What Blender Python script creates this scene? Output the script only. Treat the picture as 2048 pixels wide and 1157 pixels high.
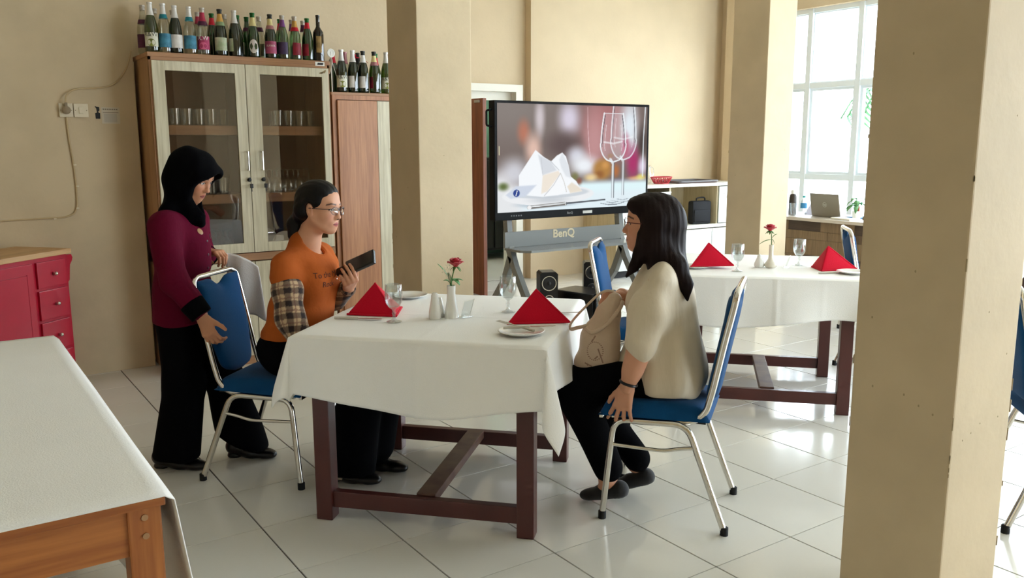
import bpy, bmesh, math, random
import numpy as np
from mathutils import Vector, Matrix
for _o in list(bpy.data.objects): bpy.data.objects.remove(_o)
SC=bpy.context.scene; COL=SC.collection
R=math.radians; PI=math.pi
SCREEN_GAIN=0.32
# ---------------------------------------------------------------- camera
CAM=(-0.9397,-2.6789,1.4495); YAW,PITCH,ROLL=0.971199,0.168440,-0.002741; FPX=1706.74
_f=Vector((math.cos(YAW)*math.cos(PITCH),math.sin(YAW)*math.cos(PITCH),-math.sin(PITCH)))
_r=_f.cross(Vector((0,0,1))).normalized(); _u=_r.cross(_f)
_r2=_r*math.cos(ROLL)+_u*math.sin(ROLL); _u2=_u*math.cos(ROLL)-_r*math.sin(ROLL)
cd=bpy.data.cameras.new('camera'); cam=bpy.data.objects.new('camera',cd); COL.objects.link(cam)
cam.matrix_world=Matrix(((_r2.x,_u2.x,-_f.x,CAM[0]),(_r2.y,_u2.y,-_f.y,CAM[1]),(_r2.z,_u2.z,-_f.z,CAM[2]),(0,0,0,1)))
cd.sensor_fit='HORIZONTAL'; cd.sensor_width=36; cd.lens=FPX/2048*36; cd.clip_start=0.05; cd.clip_end=200
SC.camera=cam
# ---------------------------------------------------------------- world, daylight, exposure
SC.view_settings.view_transform='Standard'; SC.view_settings.look='None'; SC.view_settings.gamma=1
SC.view_settings.use_curve_mapping=False; SC.view_settings.exposure=1.64
SC.cycles.use_denoising=True
SC.cycles.max_bounces=10; SC.cycles.diffuse_bounces=5; SC.cycles.transparent_max_bounces=24; SC.cycles.transmission_bounces=10
SC.cycles.sample_clamp_indirect=6; SC.cycles.caustics_reflective=False; SC.cycles.caustics_refractive=False
W=bpy.data.worlds.new('overcast sky'); SC.world=W; W.use_nodes=True
_bg=W.node_tree.nodes['Background']; _bg.inputs[0].default_value=(0.84,0.895,1.0,1); _bg.inputs[1].default_value=5.5
def area(name,loc,rot,sx,sy,power,col=(1,1,1),portal=False):
    l=bpy.data.lights.new(name,'AREA'); l.shape='RECTANGLE'; l.size=sx; l.size_y=sy; l.energy=power; l.color=col
    if portal: l.cycles.is_portal=True
    o=bpy.data.objects.new(name,l); COL.objects.link(o); o.location=loc; o.rotation_euler=rot; return o
# sky portals in the window openings of the right wall and of the wall behind the camera
area('window_daylight_right',(7.62,-0.45,1.75),(0,R(90),0),2.7,9.3,1,portal=True)
area('window_daylight_front',(5.65,-5.72,1.5),(R(90),0,0),3.1,3.0,1,portal=True)
# ---------------------------------------------------------------- helpers: materials
def srgb(c):
    return tuple((x/12.92 if x<=.04045 else ((x+.055)/1.055)**2.4) for x in [v/255 for v in c])
MATS={}
def mat(name,c,rough=.6,metal=0,spec=.5,var=0,vscale=8,bump=0,bscale=60,coat=0,trans=0,ior=1.45,emit=None,estr=1,stretch=None,c2=None,sheen=0,alpha=1,sss=0):
    m=bpy.data.materials.new(name); m.use_nodes=True; nt=m.node_tree; b=nt.nodes['Principled BSDF']
    c=srgb(c); b.inputs['Base Color'].default_value=(*c,1); b.inputs['Roughness'].default_value=rough
    b.inputs['Metallic'].default_value=metal; b.inputs['Specular IOR Level'].default_value=spec
    b.inputs['Coat Weight'].default_value=coat; b.inputs['Coat Roughness'].default_value=.08
    b.inputs['Transmission Weight'].default_value=trans; b.inputs['IOR'].default_value=ior
    if sheen: b.inputs['Sheen Weight'].default_value=sheen
    if sss: b.inputs['Subsurface Weight'].default_value=sss; b.inputs['Subsurface Radius'].default_value=(.012,.005,.003); b.inputs['Subsurface Scale'].default_value=1
    if emit: b.inputs['Emission Color'].default_value=(*srgb(emit),1); b.inputs['Emission Strength'].default_value=estr
    if var or c2 or bump:
        tc=nt.nodes.new('ShaderNodeTexCoord'); mp=nt.nodes.new('ShaderNodeMapping'); nt.links.new(tc.outputs['Object'],mp.inputs[0])
        if stretch: mp.inputs['Scale'].default_value=stretch
    if var or c2:
        n=nt.nodes.new('ShaderNodeTexNoise'); n.inputs['Scale'].default_value=vscale; n.inputs['Detail'].default_value=5
        nt.links.new(mp.outputs[0],n.inputs['Vector'])
        mx=nt.nodes.new('ShaderNodeMix'); mx.data_type='RGBA'
        cc=srgb(c2) if c2 else tuple(x*(1-var) for x in c)
        mx.inputs[6].default_value=(*c,1); mx.inputs[7].default_value=(*cc,1)
        rp=nt.nodes.new('ShaderNodeValToRGB'); rp.color_ramp.elements[0].position=.38; rp.color_ramp.elements[1].position=.66
        nt.links.new(n.outputs[0],rp.inputs[0]); nt.links.new(rp.outputs[0],mx.inputs[0]); nt.links.new(mx.outputs[2],b.inputs['Base Color'])
    if bump:
        n2=nt.nodes.new('ShaderNodeTexNoise'); n2.inputs['Scale'].default_value=bscale; n2.inputs['Detail'].default_value=3
        nt.links.new(mp.outputs[0],n2.inputs['Vector'])
        bp=nt.nodes.new('ShaderNodeBump'); bp.inputs['Strength'].default_value=bump; bp.inputs['Distance'].default_value=.004
        nt.links.new(n2.outputs[0],bp.inputs['Height']); nt.links.new(bp.outputs[0],b.inputs['Normal'])
    MATS[name]=m; return m
def glass_thin(name,tint,refl=.06,rough=.02,haze=0,hcol=(255,255,255)):
    m=bpy.data.materials.new(name); m.use_nodes=True; nt=m.node_tree; nt.nodes.remove(nt.nodes['Principled BSDF']); out=nt.nodes['Material Output']
    t=nt.nodes.new('ShaderNodeBsdfTransparent'); t.inputs[0].default_value=(*srgb(tint),1)
    g=nt.nodes.new('ShaderNodeBsdfGlossy'); g.inputs['Roughness'].default_value=rough; g.inputs[0].default_value=(1,1,1,1)
    f=nt.nodes.new('ShaderNodeLayerWeight'); f.inputs[0].default_value=.5
    pw=nt.nodes.new('ShaderNodeMath'); pw.operation='POWER'; pw.inputs[1].default_value=3.5; nt.links.new(f.outputs['Facing'],pw.inputs[0])
    ma=nt.nodes.new('ShaderNodeMath'); ma.operation='MULTIPLY_ADD'; ma.inputs[1].default_value=.55; ma.inputs[2].default_value=refl; ma.use_clamp=True
    nt.links.new(pw.outputs[0],ma.inputs[0])
    mx=nt.nodes.new('ShaderNodeMixShader'); nt.links.new(ma.outputs[0],mx.inputs[0]); nt.links.new(t.outputs[0],mx.inputs[1]); nt.links.new(g.outputs[0],mx.inputs[2])
    last=mx
    if haze:
        d=nt.nodes.new('ShaderNodeBsdfDiffuse'); d.inputs[0].default_value=(*srgb(hcol),1)
        m2=nt.nodes.new('ShaderNodeMixShader'); m2.inputs[0].default_value=haze
        nt.links.new(mx.outputs[0],m2.inputs[1]); nt.links.new(d.outputs[0],m2.inputs[2]); last=m2
    nt.links.new(last.outputs[0],out.inputs[0]); MATS[name]=m; return m
def wood(name,c1,c2,axis='Z',scale=1.0,rough=.45,coat=0,fine=60):
    # grain runs along axis
    m=bpy.data.materials.new(name); m.use_nodes=True; nt=m.node_tree; b=nt.nodes['Principled BSDF']
    b.inputs['Roughness'].default_value=rough; b.inputs['Coat Weight'].default_value=coat; b.inputs['Coat Roughness'].default_value=.15
    tc=nt.nodes.new('ShaderNodeTexCoord'); mp=nt.nodes.new('ShaderNodeMapping'); nt.links.new(tc.outputs['Object'],mp.inputs[0])
    s=[1.0*scale]*3; s['XYZ'.index(axis)]=.06*scale; mp.inputs['Scale'].default_value=s
    n=nt.nodes.new('ShaderNodeTexNoise'); n.inputs['Scale'].default_value=14; n.inputs['Detail'].default_value=6; n.inputs['Distortion'].default_value=.6
    n2=nt.nodes.new('ShaderNodeTexNoise'); n2.inputs['Scale'].default_value=fine; n2.inputs['Detail'].default_value=3
    nt.links.new(mp.outputs[0],n.inputs['Vector']); nt.links.new(mp.outputs[0],n2.inputs['Vector'])
    ad=nt.nodes.new('ShaderNodeMath'); ad.operation='MULTIPLY_ADD'; ad.inputs[1].default_value=.45
    nt.links.new(n2.outputs[0],ad.inputs[0]); 
    sc=nt.nodes.new('ShaderNodeMath'); sc.operation='MULTIPLY'; sc.inputs[1].default_value=.55; nt.links.new(n.outputs[0],sc.inputs[0]); nt.links.new(sc.outputs[0],ad.inputs[2])
    rp=nt.nodes.new('ShaderNodeValToRGB'); e=rp.color_ramp.elements; e[0].position=.36; e[0].color=(*srgb(c2),1); e[1].position=.62; e[1].color=(*srgb(c1),1)
    nt.links.new(ad.outputs[0],rp.inputs[0]); nt.links.new(rp.outputs[0],b.inputs['Base Color'])
    MATS[name]=m; return m
def attr_mat(name,rough=.6,attr='Col',bump=0,bscale=200,sheen=0,spec=.4,sss=0):
    m=mat(name,(200,200,200),rough=rough,bump=bump,bscale=bscale,sheen=sheen,spec=spec,sss=sss); nt=m.node_tree
    a=nt.nodes.new('ShaderNodeAttribute'); a.attribute_name=attr
    nt.links.new(a.outputs['Color'],nt.nodes['Principled BSDF'].inputs['Base Color']); return m
# ---------------------------------------------------------------- helpers: meshes
class MB:
    def __init__(s): s.v=[]; s.f=[]; s.mi=[]; s.bev=False
    def add(s,v,f,mi=0):
        b=len(s.v); s.v+=[tuple(p) for p in v]; s.f+=[tuple(b+i for i in q) for q in f]; s.mi+=[mi]*len(f); return s
    def box(s,lo,hi,bev=0,mi=0,M=None):
        if bev<=0:
            x0,y0,z0=lo; x1,y1,z1=hi
            v=[(x0,y0,z0),(x1,y0,z0),(x1,y1,z0),(x0,y1,z0),(x0,y0,z1),(x1,y0,z1),(x1,y1,z1),(x0,y1,z1)]
            f=[(0,3,2,1),(4,5,6,7),(0,1,5,4),(1,2,6,5),(2,3,7,6),(3,0,4,7)]
        else:
            s.bev=True; bm=bmesh.new(); bmesh.ops.create_cube(bm,size=1)
            for q in bm.verts: q.co=Vector([lo[i]+(q.co[i]+.5)*(hi[i]-lo[i]) for i in range(3)])
            bmesh.ops.bevel(bm,geom=bm.edges[:],offset=bev,segments=2,affect='EDGES',profile=.6)
            bm.verts.index_update(); v=[tuple(q.co) for q in bm.verts]; f=[tuple(q.index for q in p.verts) for p in bm.faces]; bm.free()
        if M: v=[tuple(M@Vector(p)) for p in v]
        return s.add(v,f,mi)
    def prism(s,poly,z0,z1,axis=2,mi=0,M=None):
        n=len(poly)
        def mk(p,z):
            q=[0,0,0]; o=[i for i in range(3) if i!=axis]; q[o[0]],q[o[1]]=p; q[axis]=z; return tuple(q)
        v=[mk(p,z0) for p in poly]+[mk(p,z1) for p in poly]
        f=[tuple(range(n))[::-1],tuple(range(n,2*n))]+[(i,(i+1)%n,n+(i+1)%n,n+i) for i in range(n)]
        if M: v=[tuple(M@Vector(p)) for p in v]
        return s.add(v,f,mi)
    def tube(s,pts,r,seg=10,caps=True,closed=False,mi=0,flat=None):
        P=[Vector(p) for p in pts]; n=len(P); rr=r if isinstance(r,(list,tuple)) else [r]*n
        T=[]
        for i in range(n):
            a=P[i-1] if (i>0 or closed) else P[i]; c=P[(i+1)%n] if (i<n-1 or closed) else P[i]
            T.append((c-a).normalized())
        up=Vector((0,0,1)) if abs(T[0].z)<.9 else Vector((1,0,0))
        N=(up-T[0]*up.dot(T[0])).normalized(); v=[]
        for i in range(n):
            N=(N-T[i]*N.dot(T[i])).normalized(); B=T[i].cross(N)
            for k in range(seg):
                a=2*PI*k/seg; fl=flat or 1
                v.append(P[i]+(N*math.cos(a)+B*math.sin(a)*fl)*rr[i])
        f=[]
        for i in range(n if closed else n-1):
            j=(i+1)%n
            for k in range(seg): f.append((i*seg+k,i*seg+(k+1)%seg,j*seg+(k+1)%seg,j*seg+k))
        if caps and not closed: f.append(tuple(range(seg))[::-1]); f.append(tuple(range((n-1)*seg,n*seg)))
        return s.add(v,f,mi)
    def lathe(s,prof,seg=20,c=(0,0,0),mi=0,cap0=True,cap1=True):
        v=[];n=len(prof)
        for r,z in prof:
            for k in range(seg): a=2*PI*k/seg; v.append((c[0]+r*math.cos(a),c[1]+r*math.sin(a),c[2]+z))
        f=[(i*seg+k,i*seg+(k+1)%seg,(i+1)*seg+(k+1)%seg,(i+1)*seg+k) for i in range(n-1) for k in range(seg)]
        if cap0 and prof[0][0]>1e-5: f.append(tuple(range(seg))[::-1])
        if cap1 and prof[-1][0]>1e-5: f.append(tuple(range((n-1)*seg,n*seg)))
        return s.add(v,f,mi)
    def ball(s,c,r,seg=12,rings=8,mi=0,M=None):
        rx,ry,rz=r if isinstance(r,(tuple,list)) else (r,r,r); v=[];f=[]
        for i in range(rings+1):
            t=PI*i/rings
            for k in range(seg): a=2*PI*k/seg; v.append((c[0]+rx*math.sin(t)*math.cos(a),c[1]+ry*math.sin(t)*math.sin(a),c[2]+rz*math.cos(t)))
        f=[(i*seg+k,(i+1)*seg+k,(i+1)*seg+(k+1)%seg,i*seg+(k+1)%seg) for i in range(rings) for k in range(seg)]
        if M: v=[tuple(M@Vector(p)) for p in v]
        return s.add(v,f,mi)
    def grid(s,nx,ny,fn,mi=0,flip=False):
        v=[fn(i/nx,j/ny) for j in range(ny+1) for i in range(nx+1)]
        f=[]
        for j in range(ny):
            for i in range(nx):
                a=j*(nx+1)+i; q=(a,a+1,a+nx+2,a+nx+1); f.append(q[::-1] if flip else q)
        return s.add(v,f,mi)
    def mesh(s,name,mats,smooth=None):
        me=bpy.data.meshes.new(name); me.from_pydata(s.v,[],s.f)
        for m in (mats if isinstance(mats,(list,tuple)) else [mats]): me.materials.append(m)
        if any(s.mi): me.polygons.foreach_set('material_index',s.mi)
        bm=bmesh.new(); bm.from_mesh(me); bmesh.ops.remove_doubles(bm,verts=bm.verts,dist=1e-6); bmesh.ops.recalc_face_normals(bm,faces=bm.faces); bm.to_mesh(me); bm.free()
        if smooth is not None and not (s.bev and smooth<=40):
            me.shade_smooth(); me.set_sharp_from_angle(angle=R(smooth))
        me.update(); return me
    def obj(s,name,mats,parent=None,smooth=40,loc=None,rot=None):
        return link(name,s.mesh(name,mats,smooth),parent,loc,rot)
def link(name,me,parent=None,loc=None,rot=None):
    o=bpy.data.objects.new(name,me); COL.objects.link(o)
    if parent: o.parent=parent
    if loc: o.location=loc
    if rot: o.rotation_euler=rot
    return o
def empty(name,loc=(0,0,0),rz=0):
    o=bpy.data.objects.new(name,None); COL.objects.link(o); o.location=loc; o.rotation_euler=(0,0,rz); o.empty_display_size=.1; return o
def tag(o,label=None,cat=None,group=None,kind=None):
    if label: o['label']=label
    if cat: o['category']=cat
    if group: o['group']=group
    if kind: o['kind']=kind
    return o
def struct(name,mb,m,parent=None,smooth=None,label=None):
    o=mb.obj(name,m,parent,smooth)
    if not parent: o['kind']='structure'
    if label: o['label']=label
    return o
def copy_tree(o,parent=None):
    c=o.copy(); COL.objects.link(c)
    if parent is not None: c.parent=parent
    for ch in list(o.children): copy_tree(ch,c)
    return c
def smooth_path(P,n=6):
    # Catmull-Rom
    P=[Vector(p) for p in P]; out=[]
    for i in range(len(P)-1):
        a=P[i-1] if i else P[0]*2-P[1]; b=P[i]; c=P[i+1]; d=P[i+2] if i+2<len(P) else P[-1]*2-P[-2]
        for k in range(n):
            t=k/n; out.append(.5*((2*b)+(c-a)*t+(2*a-5*b+4*c-d)*t*t+(3*b-a-3*c+d)*t*t*t))
    out.append(P[-1]); return out
def text_verts(s,size,extr=0.0,bold=0.0):
    cu=bpy.data.curves.new('t','FONT'); cu.body=s; cu.size=size; cu.extrude=extr; cu.offset=bold; cu.align_x='CENTER'; cu.align_y='CENTER'; cu.resolution_u=3
    o=bpy.data.objects.new('t',cu); COL.objects.link(o); me=o.to_mesh()
    v=[tuple(q.co) for q in me.vertices]; f=[tuple(p.vertices) for p in me.polygons]; o.to_mesh_clear()
    bpy.data.objects.remove(o); bpy.data.curves.remove(cu); return v,f
# ---------------------------------------------------------------- materials
M_wall=mat('cream wall paint',(212,192,160),rough=.75,var=.07,vscale=2.2,bump=.25,bscale=35,spec=.3)
M_wall_old=mat('scuffed cream paint',(210,190,157),rough=.62,var=.10,vscale=3.5,bump=.3,bscale=22,spec=.35)
M_ceil=mat('ceiling white',(240,236,224),rough=.9)
M_grout=mat('dark tile grout',(58,48,40),rough=.95)
M_tile=mat('glazed floor tile',(226,223,214),rough=.16,var=.06,vscale=1.6,spec=.5,coat=.25)
M_alu=mat('white window aluminium',(226,234,238),rough=.4)
M_pane=glass_thin('window pane glass',(248,252,252),refl=.05)
M_white_trim=mat('white painted frame',(226,222,208),rough=.5)
M_doorwood=wood('red brown door wood',(140,82,54),(104,55,36),'Z',1.6)
M_chip=mat('chipped plaster',(168,150,118),rough=.9)
# ---------------------------------------------------------------- setting
TILE=.4
floor=struct('floor',MB().box((-4.0,-5.6,-.08),(7.4,4.95,-.006)),M_grout)
tb=MB(); tb.box((.003,.002,-.03),(TILE-.003,TILE-.002,0),bev=.001)
tile_me=tb.mesh('floor_tile',M_tile,None)
_vis=[];_rest=MB()
for i in range(-10,19):
    for j in range(-14,13):
        x,y=i*TILE,j*TILE
        c=Vector((x+.2,y+.2,0))-Vector(CAM); D=c.dot(_f); seen=False
        if D>.5:
            px=1024+FPX*c.dot(_r2)/D; py=578.5-FPX*c.dot(_u2)/D; seen=-160<px<2200 and 480<py<1400
        if y+TILE>4.85: seen=False
        _vis.append((D if seen else 99+D,x,y,seen))
_vis.sort(); _n=0
for D,x,y,seen in _vis:
    if seen and _n<300: link('floor_tile',tile_me,floor,(x,y,0)); _n+=1
    elif x<7.3 and y<4.9 and y>-5.6: _rest.box((x+.0025,y+.0018,-.03),(min(x+TILE-.0025,7.3),min(y+TILE-.0018,4.9),0))
_o=_rest.obj('floor_tile_rest',M_tile,floor,None); _o['kind']='stuff'
struct('ceiling',MB().box((-4.2,-5.8,3.7),(7.6,8.2,3.85)),M_ceil)
# left wall with the sockets, the recess behind the cabinets, the deeper back wall
struct('wall_left',MB().box((-4.2,3.22,0),(.215,3.5,3.7)),M_wall_old)
struct('wall_back_left',MB().box((.215,3.44,0),(2.3,3.6,3.7)),M_wall)
struct('trim_1',MB().box((.215,3.405,0),(.945,3.44,3.7)),M_wall)
struct('wall_back',MB().box((4.42,4.8,0),(7.5,5.0,3.7)).box((2.3,4.9,2.03),(4.42,5.0,3.7)).box((2.2,3.6,0),(2.3,5.0,3.7)).box((2.3,4.9,0),(3.42,5.0,2.03)).box((4.34,4.9,0),(4.42,5.0,2.03)),M_wall)
struct('wall_side',MB().box((-4.2,-5.8,0),(-4.0,3.22,3.7)),M_wall)
# right wall with the tall window
WY0,WY1,WZ0,WZ1=-5.02,4.21,.42,2.92
struct('wall_right',MB().box((7.3,-5.8,0),(7.5,WY0,3.7)).box((7.3,WY1,0),(7.5,4.8,3.7)).box((7.3,WY0,WZ1),(7.5,WY1,3.7)).box((7.3,WY0,0),(7.5,WY1,WZ0)),M_wall)
struct('trim_2',MB().box((7.17,4.45,0),(7.3,4.62,3.7)),M_wall)
def window(name,to,L0,L1,first,step,WZ0=.42,WZ1=2.92):
    # 'to' maps (along, depth, z) to the world
    w=MB()
    for z0,z1 in ((WZ0,WZ0+.05),(WZ1-.05,WZ1)): w.box((L0,-.04,z0),(L1,.06,z1))
    for a in (L0,L1-.05): w.box((a,-.04,WZ0),(a+.05,.06,WZ1))
    def conv(mb): mb.v=[to(*p) for p in mb.v]; return mb
    root=conv(w).obj(name,M_alu,None,None); root['kind']='structure'
    xs=[L0]; a=first
    while a<L1-.2: xs.append(a); a+=step
    xs=[L0]+[x for x in xs[1:] if x>L0+.2]+[L1]
    for x in xs[1:-1]: conv(MB().box((x-.032,-.05,WZ0),(x+.032,.07,WZ1),.004)).obj('mullion',M_alu,root,None)
    for z in (1.075,2.085): conv(MB().box((L0,-.045,z-.032),(L1,.065,z+.032),.004)).obj('transom',M_alu,root,None)
    for k in range(len(xs)-1):
        a,b=xs[k]+.032,xs[k+1]-.032
        for z0,z1,cf in ((WZ0+.05,1.043,0),(1.107,2.053,.028),(2.117,WZ1-.05,.012)):
            if cf:
                c=MB(); c.box((a,-.02,z0),(a+cf,.03,z1)).box((b-cf,-.02,z0),(b,.03,z1)).box((a+cf,-.02,z0),(b-cf,.03,z0+cf)).box((a+cf,-.02,z1-cf),(b-cf,.03,z1))
                conv(c).obj('casement',M_alu,root,None)
            conv(MB().box((a+cf,.003,z0+cf),(b-cf,.007,z1-cf))).obj('pane',M_pane,root,None)
    return root
window('window_1',lambda a,d,z:(7.4+d,a,z),WY0,WY1,3.565-.63*14,.63)
struct('wall_front',MB().box((-4.2,-5.8,0),(4.15,-5.6,3.7)).box((7.15,-5.8,0),(7.5,-5.6,3.7)).box((4.15,-5.8,2.92),(7.15,-5.6,3.7)).box((4.15,-5.8,0),(7.15,-5.6,.06)),M_wall)
window('window_2',lambda a,d,z:(a,-5.7-d,z),4.15,7.15,4.75,.6,.06,2.92)
# doorway, casing, open door leaf and the dim room behind it
cs=MB(); cs.box((3.34,4.84,0),(3.42,5.0,2.06)).box((4.26,4.84,0),(4.345,5.0,2.06)).box((3.42,4.84,1.985),(4.26,5.0,2.06)).box((4.2,4.93,0),(4.26,5.0,1.985)).box((3.42,4.93,1.9),(4.2,5.0,1.985))
struct('door_frame_trim',cs,M_white_trim).name='trim_3'
d1=struct('door_1',MB().box((3.385,4.12,.01),(3.425,4.85,1.87),.003),M_doorwood)
MB().box((3.37,4.16,1.83),(3.385,4.25,1.855),.003).obj('door_closer',mat('steel',(170,170,168),rough=.3,metal=1),d1)
M_teal=mat('teal wall paint',(104,150,132),rough=.7,var=.1,vscale=2); M_dark=mat('dark store room panel',(20,22,26),rough=.6)
struct('wall_store_room',MB().box((2.6,6.9,0),(6.2,7.0,3.0)).box((2.5,5.0,0),(2.6,7.0,3.0)).box((6.1,5.0,0),(6.2,7.0,3.0)),M_teal)
struct('floor_store_room',MB().box((2.5,4.95,-.08),(6.2,7.0,-.002)),M_tile)
fr=empty('store_cabinet',(5.05,6.6,0)); tag(fr,'black tall cabinet in the dim room behind the open door','cabinet')
MB().box((-.75,-.25,.12),(.55,.28,1.28),.01).obj('body',M_dark,fr); MB().box((-.72,-.275,.15),(-.11,-.25,1.25),.008).obj('door',M_dark,fr); MB().box((-.09,-.275,.15),(.52,-.25,1.25),.008).obj('door',M_dark,fr)
for x in (-.68,.48): MB().box((x-.03,-.2,0),(x+.03,.2,.12)).obj('leg',M_dark,fr)
# pillars
def pillar(x0,y0,x1,y1,label,plinth=0,chips=()):
    o=empty('pillar',((x0+x1)/2,(y0+y1)/2,0)); hx,hy=(x1-x0)/2,(y1-y0)/2
    mb=MB(); mb.box((-hx,-hy,0),(hx,hy,3.7),.006); mb.obj('shaft',M_wall_old,o,30)
    if plinth: MB().box((-hx-.012,-hy-.012,0),(hx+.012,hy+.012,plinth),.005).obj('plinth',M_wall_old,o,30)
    rnd=random.Random(len(label)); cm=MB()
    for k in range(chips):
        z=rnd.uniform(.1,1.5); h=rnd.uniform(.01,.04); e=rnd.choice([(-hx,-hy),(-hx,hy),(hx,-hy)]); w=rnd.uniform(.002,.006)
        cm.box((e[0]-.0008,e[1]-.0008,z),(e[0]+w*.6,e[1]+w*.6 if e[1]<0 else e[1]+.0008,z+h),.0004)
    for k in range(chips//3):
        z=rnd.uniform(.5,1.9); y=rnd.uniform(-hy*.8,hy*.8); cm.ball((-hx,y,z),(.0008,.003,.004),6,4); cm.ball((y,-hy,z*.9),(.003,.0008,.003),6,4)
    if chips: cm.obj('chipped_edge',M_chip,o,30)
    tag(o,label,'pillar'); return o
pillar(1.425,1.725,1.785,2.095,'square cream pillar between the wardrobe and the screen, with chipped lower edge',0,10)
pillar(4.44,1.74,4.76,2.09,'square cream pillar standing behind the far set table, on a low plinth',.16,6)
pillar(1.326,-1.507,1.641,-1.192,'wide scuffed cream pillar closest to the camera, at the right',0,22)
# ---------------------------------------------------------------- furniture materials
M_cab=wood('cabinet carcass wood',(182,142,102),(160,120,84),'Z',1.0)
M_cabx=wood('cabinet shelf wood',(178,132,94),(158,114,78),'X',1.0)
M_white_wood=wood('whitewashed wood grain',(222,214,188),(190,180,150),'Z',2.2,fine=30)
M_brown_wood=wood('brown wardrobe wood',(192,136,94),(160,106,70),'Z',1.3)
M_cabin=mat('cabinet inside board',(128,80,56),rough=.7)
M_cabglass=glass_thin('smoked cabinet glass',(234,230,224),refl=.06,rough=.01)
M_chrome=mat('chrome',(214,210,202),rough=.13,metal=1)
M_steel2=mat('brushed steel',(196,192,184),rough=.3,metal=1)
M_black=mat('black plastic',(16,16,18),rough=.35)
M_rubber=mat('black rubber',(18,18,18),rough=.8)
M_blue=mat('blue chair fabric',(0,68,118),rough=.85,bump=.4,bscale=420,sheen=.08,spec=.2,var=.12,vscale=6)
M_maho=mat('mahogany painted wood',(82,38,34),rough=.38,var=.25,vscale=5,stretch=(1,1,.2),coat=.1)
M_maho_worn=mat('worn mahogany top',(104,78,60),rough=.5,c2=(78,46,38),vscale=9)
M_cloth=mat('white table linen',(248,247,244),rough=.85,bump=.25,bscale=260,sheen=.1,var=.03,vscale=3)
M_red=mat('red napkin linen',(202,4,42),rough=.85,bump=.3,bscale=380,sheen=.1,spec=.2)
M_porc=mat('white porcelain',(238,238,234),rough=.12,coat=.5)
M_glass=glass_thin('clear drinking glass',(240,243,243),refl=.14,rough=.01)
M_paper=mat('white paper',(236,234,226),rough=.8)
# ---------------------------------------------------------------- glass front cabinet
cab=empty('glass_cabinet',(.812,2.9,0)); X0,X1=-.572,.572   # world x = local + .812 ; front at y=0
tag(cab,'tall display cabinet with two glazed whitewashed doors against the left wall','cabinet')
b=MB(); H=1.98
b.box((X0,0.02,0),(X0+.022,.42,H)).obj('side_panel',M_cab,cab,None); MB().box((X1-.022,.02,0),(X1,.42,H)).obj('side_panel',M_cab,cab,None)
MB().box((X0-.006,-.004,H-.005),(X1+.006,.43,H+.022),.003).obj('top_board',M_cabx,cab,None)
MB().box((X0+.022,.40,.05),(X1-.022,.415,H-.005)).obj('back_board',M_cabin,cab,None)
MB().box((X0,.0,0),(X1,.05,.055)).obj('plinth',M_cabx,cab,None)
for z in (1.512,1.075): MB().box((X0+.022,.03,z),(X1-.022,.40,z+.058)).obj('shelf',M_cabx,cab,None)
MB().box((X0,.0,.695),(X1,.40,.745)).obj('middle_rail',M_cabx,cab,None)
MB().box((-.012,.03,.74),(.012,.40,H-.005)).obj('divider',M_cabin,cab,None)
MB().box((X0,-.0,.74),(X0+.012,.03,H-.005)).box((X1-.012,0,.74),(X1,.03,H-.005)).box((X0,0,1.955),(X1,.03,H-.003)).obj('face_frame',M_cabx,cab,None)
def gdoor(x0,x1,g0,g1,z0,z1,gz0,gz1,hx):
    d=MB().box((x0,-.018,z0),(g0,0,z1),.002).box((g1,-.018,z0),(x1,0,z1),.002).box((g0,-.018,z0),(g1,0,gz0),.002).box((g0,-.018,gz1),(g1,0,z1),.002).obj('door',M_white_wood,cab,None)
    MB().box((g0,-.009,gz0),(g1,-.005,gz1)).obj('pane',M_cabglass,d,None)
    MB().tube([(hx,-.018,1.288),(hx,-.045,1.288),(hx,-.045,1.405),(hx,-.018,1.405)],.0055,8).obj('handle',M_chrome,d)
    k=MB(); k.lathe([(.013,0),(.013,.012),(.004,.014)],12); M_=Matrix.Translation((hx+.006,-.018,1.225))@Matrix.Rotation(R(90),4,'X'); k.v=[tuple(M_@Vector(p)) for p in k.v]
    k.box((hx+.0,-.04,1.225),(hx+.012,-.034,1.24)).box((hx+.004,-.046,1.172),(hx+.024,-.036,1.2),.003).box((hx+.011,-.043,1.15),(hx+.016,-.04,1.175)).obj('key',M_black,d)
gdoor(X0+.012,-.002,-.487,-.067,.752,1.952,.815,1.895,-.018)
gdoor(.002,X1-.012,.093,.513,.752,1.952,.815,1.895,.075)
for a,c in ((X0+.012,-.002),(.002,X1-.012)):
    MB().box((a,-.018,.06),(c,0,.69),.002).obj('door',M_white_wood,cab,None)
# shop sticker and small leaf emblem at the top right
MB().box((.475,-.006,1.968),(.54,-.0045,1.994)).obj('sticker',M_paper,cab,None)
MB().prism([(.488,1.974),(.528,1.974),(.532,1.988),(.492,1.988)],-.0068,-.006,axis=1).obj('sticker_mark',M_black,cab,None)
lf=MB()
for dx,dz,a in ((0,0,35),(.014,.006,60),(-.012,-.004,10)):
    pts=[(.006*math.cos(q)*2.2,.006*math.sin(q)) for q in [2*PI*i/10 for i in range(10)]]
    ca,sa=math.cos(R(a)),math.sin(R(a)); lf.prism([(p[0]*ca-p[1]*sa+.52+dx,p[0]*sa+p[1]*ca+1.925+dz) for p in pts],-.0188,-.018,axis=1)
lf.obj('emblem',mat('dull gold print',(150,125,80),rough=.5),cab,None)
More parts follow.
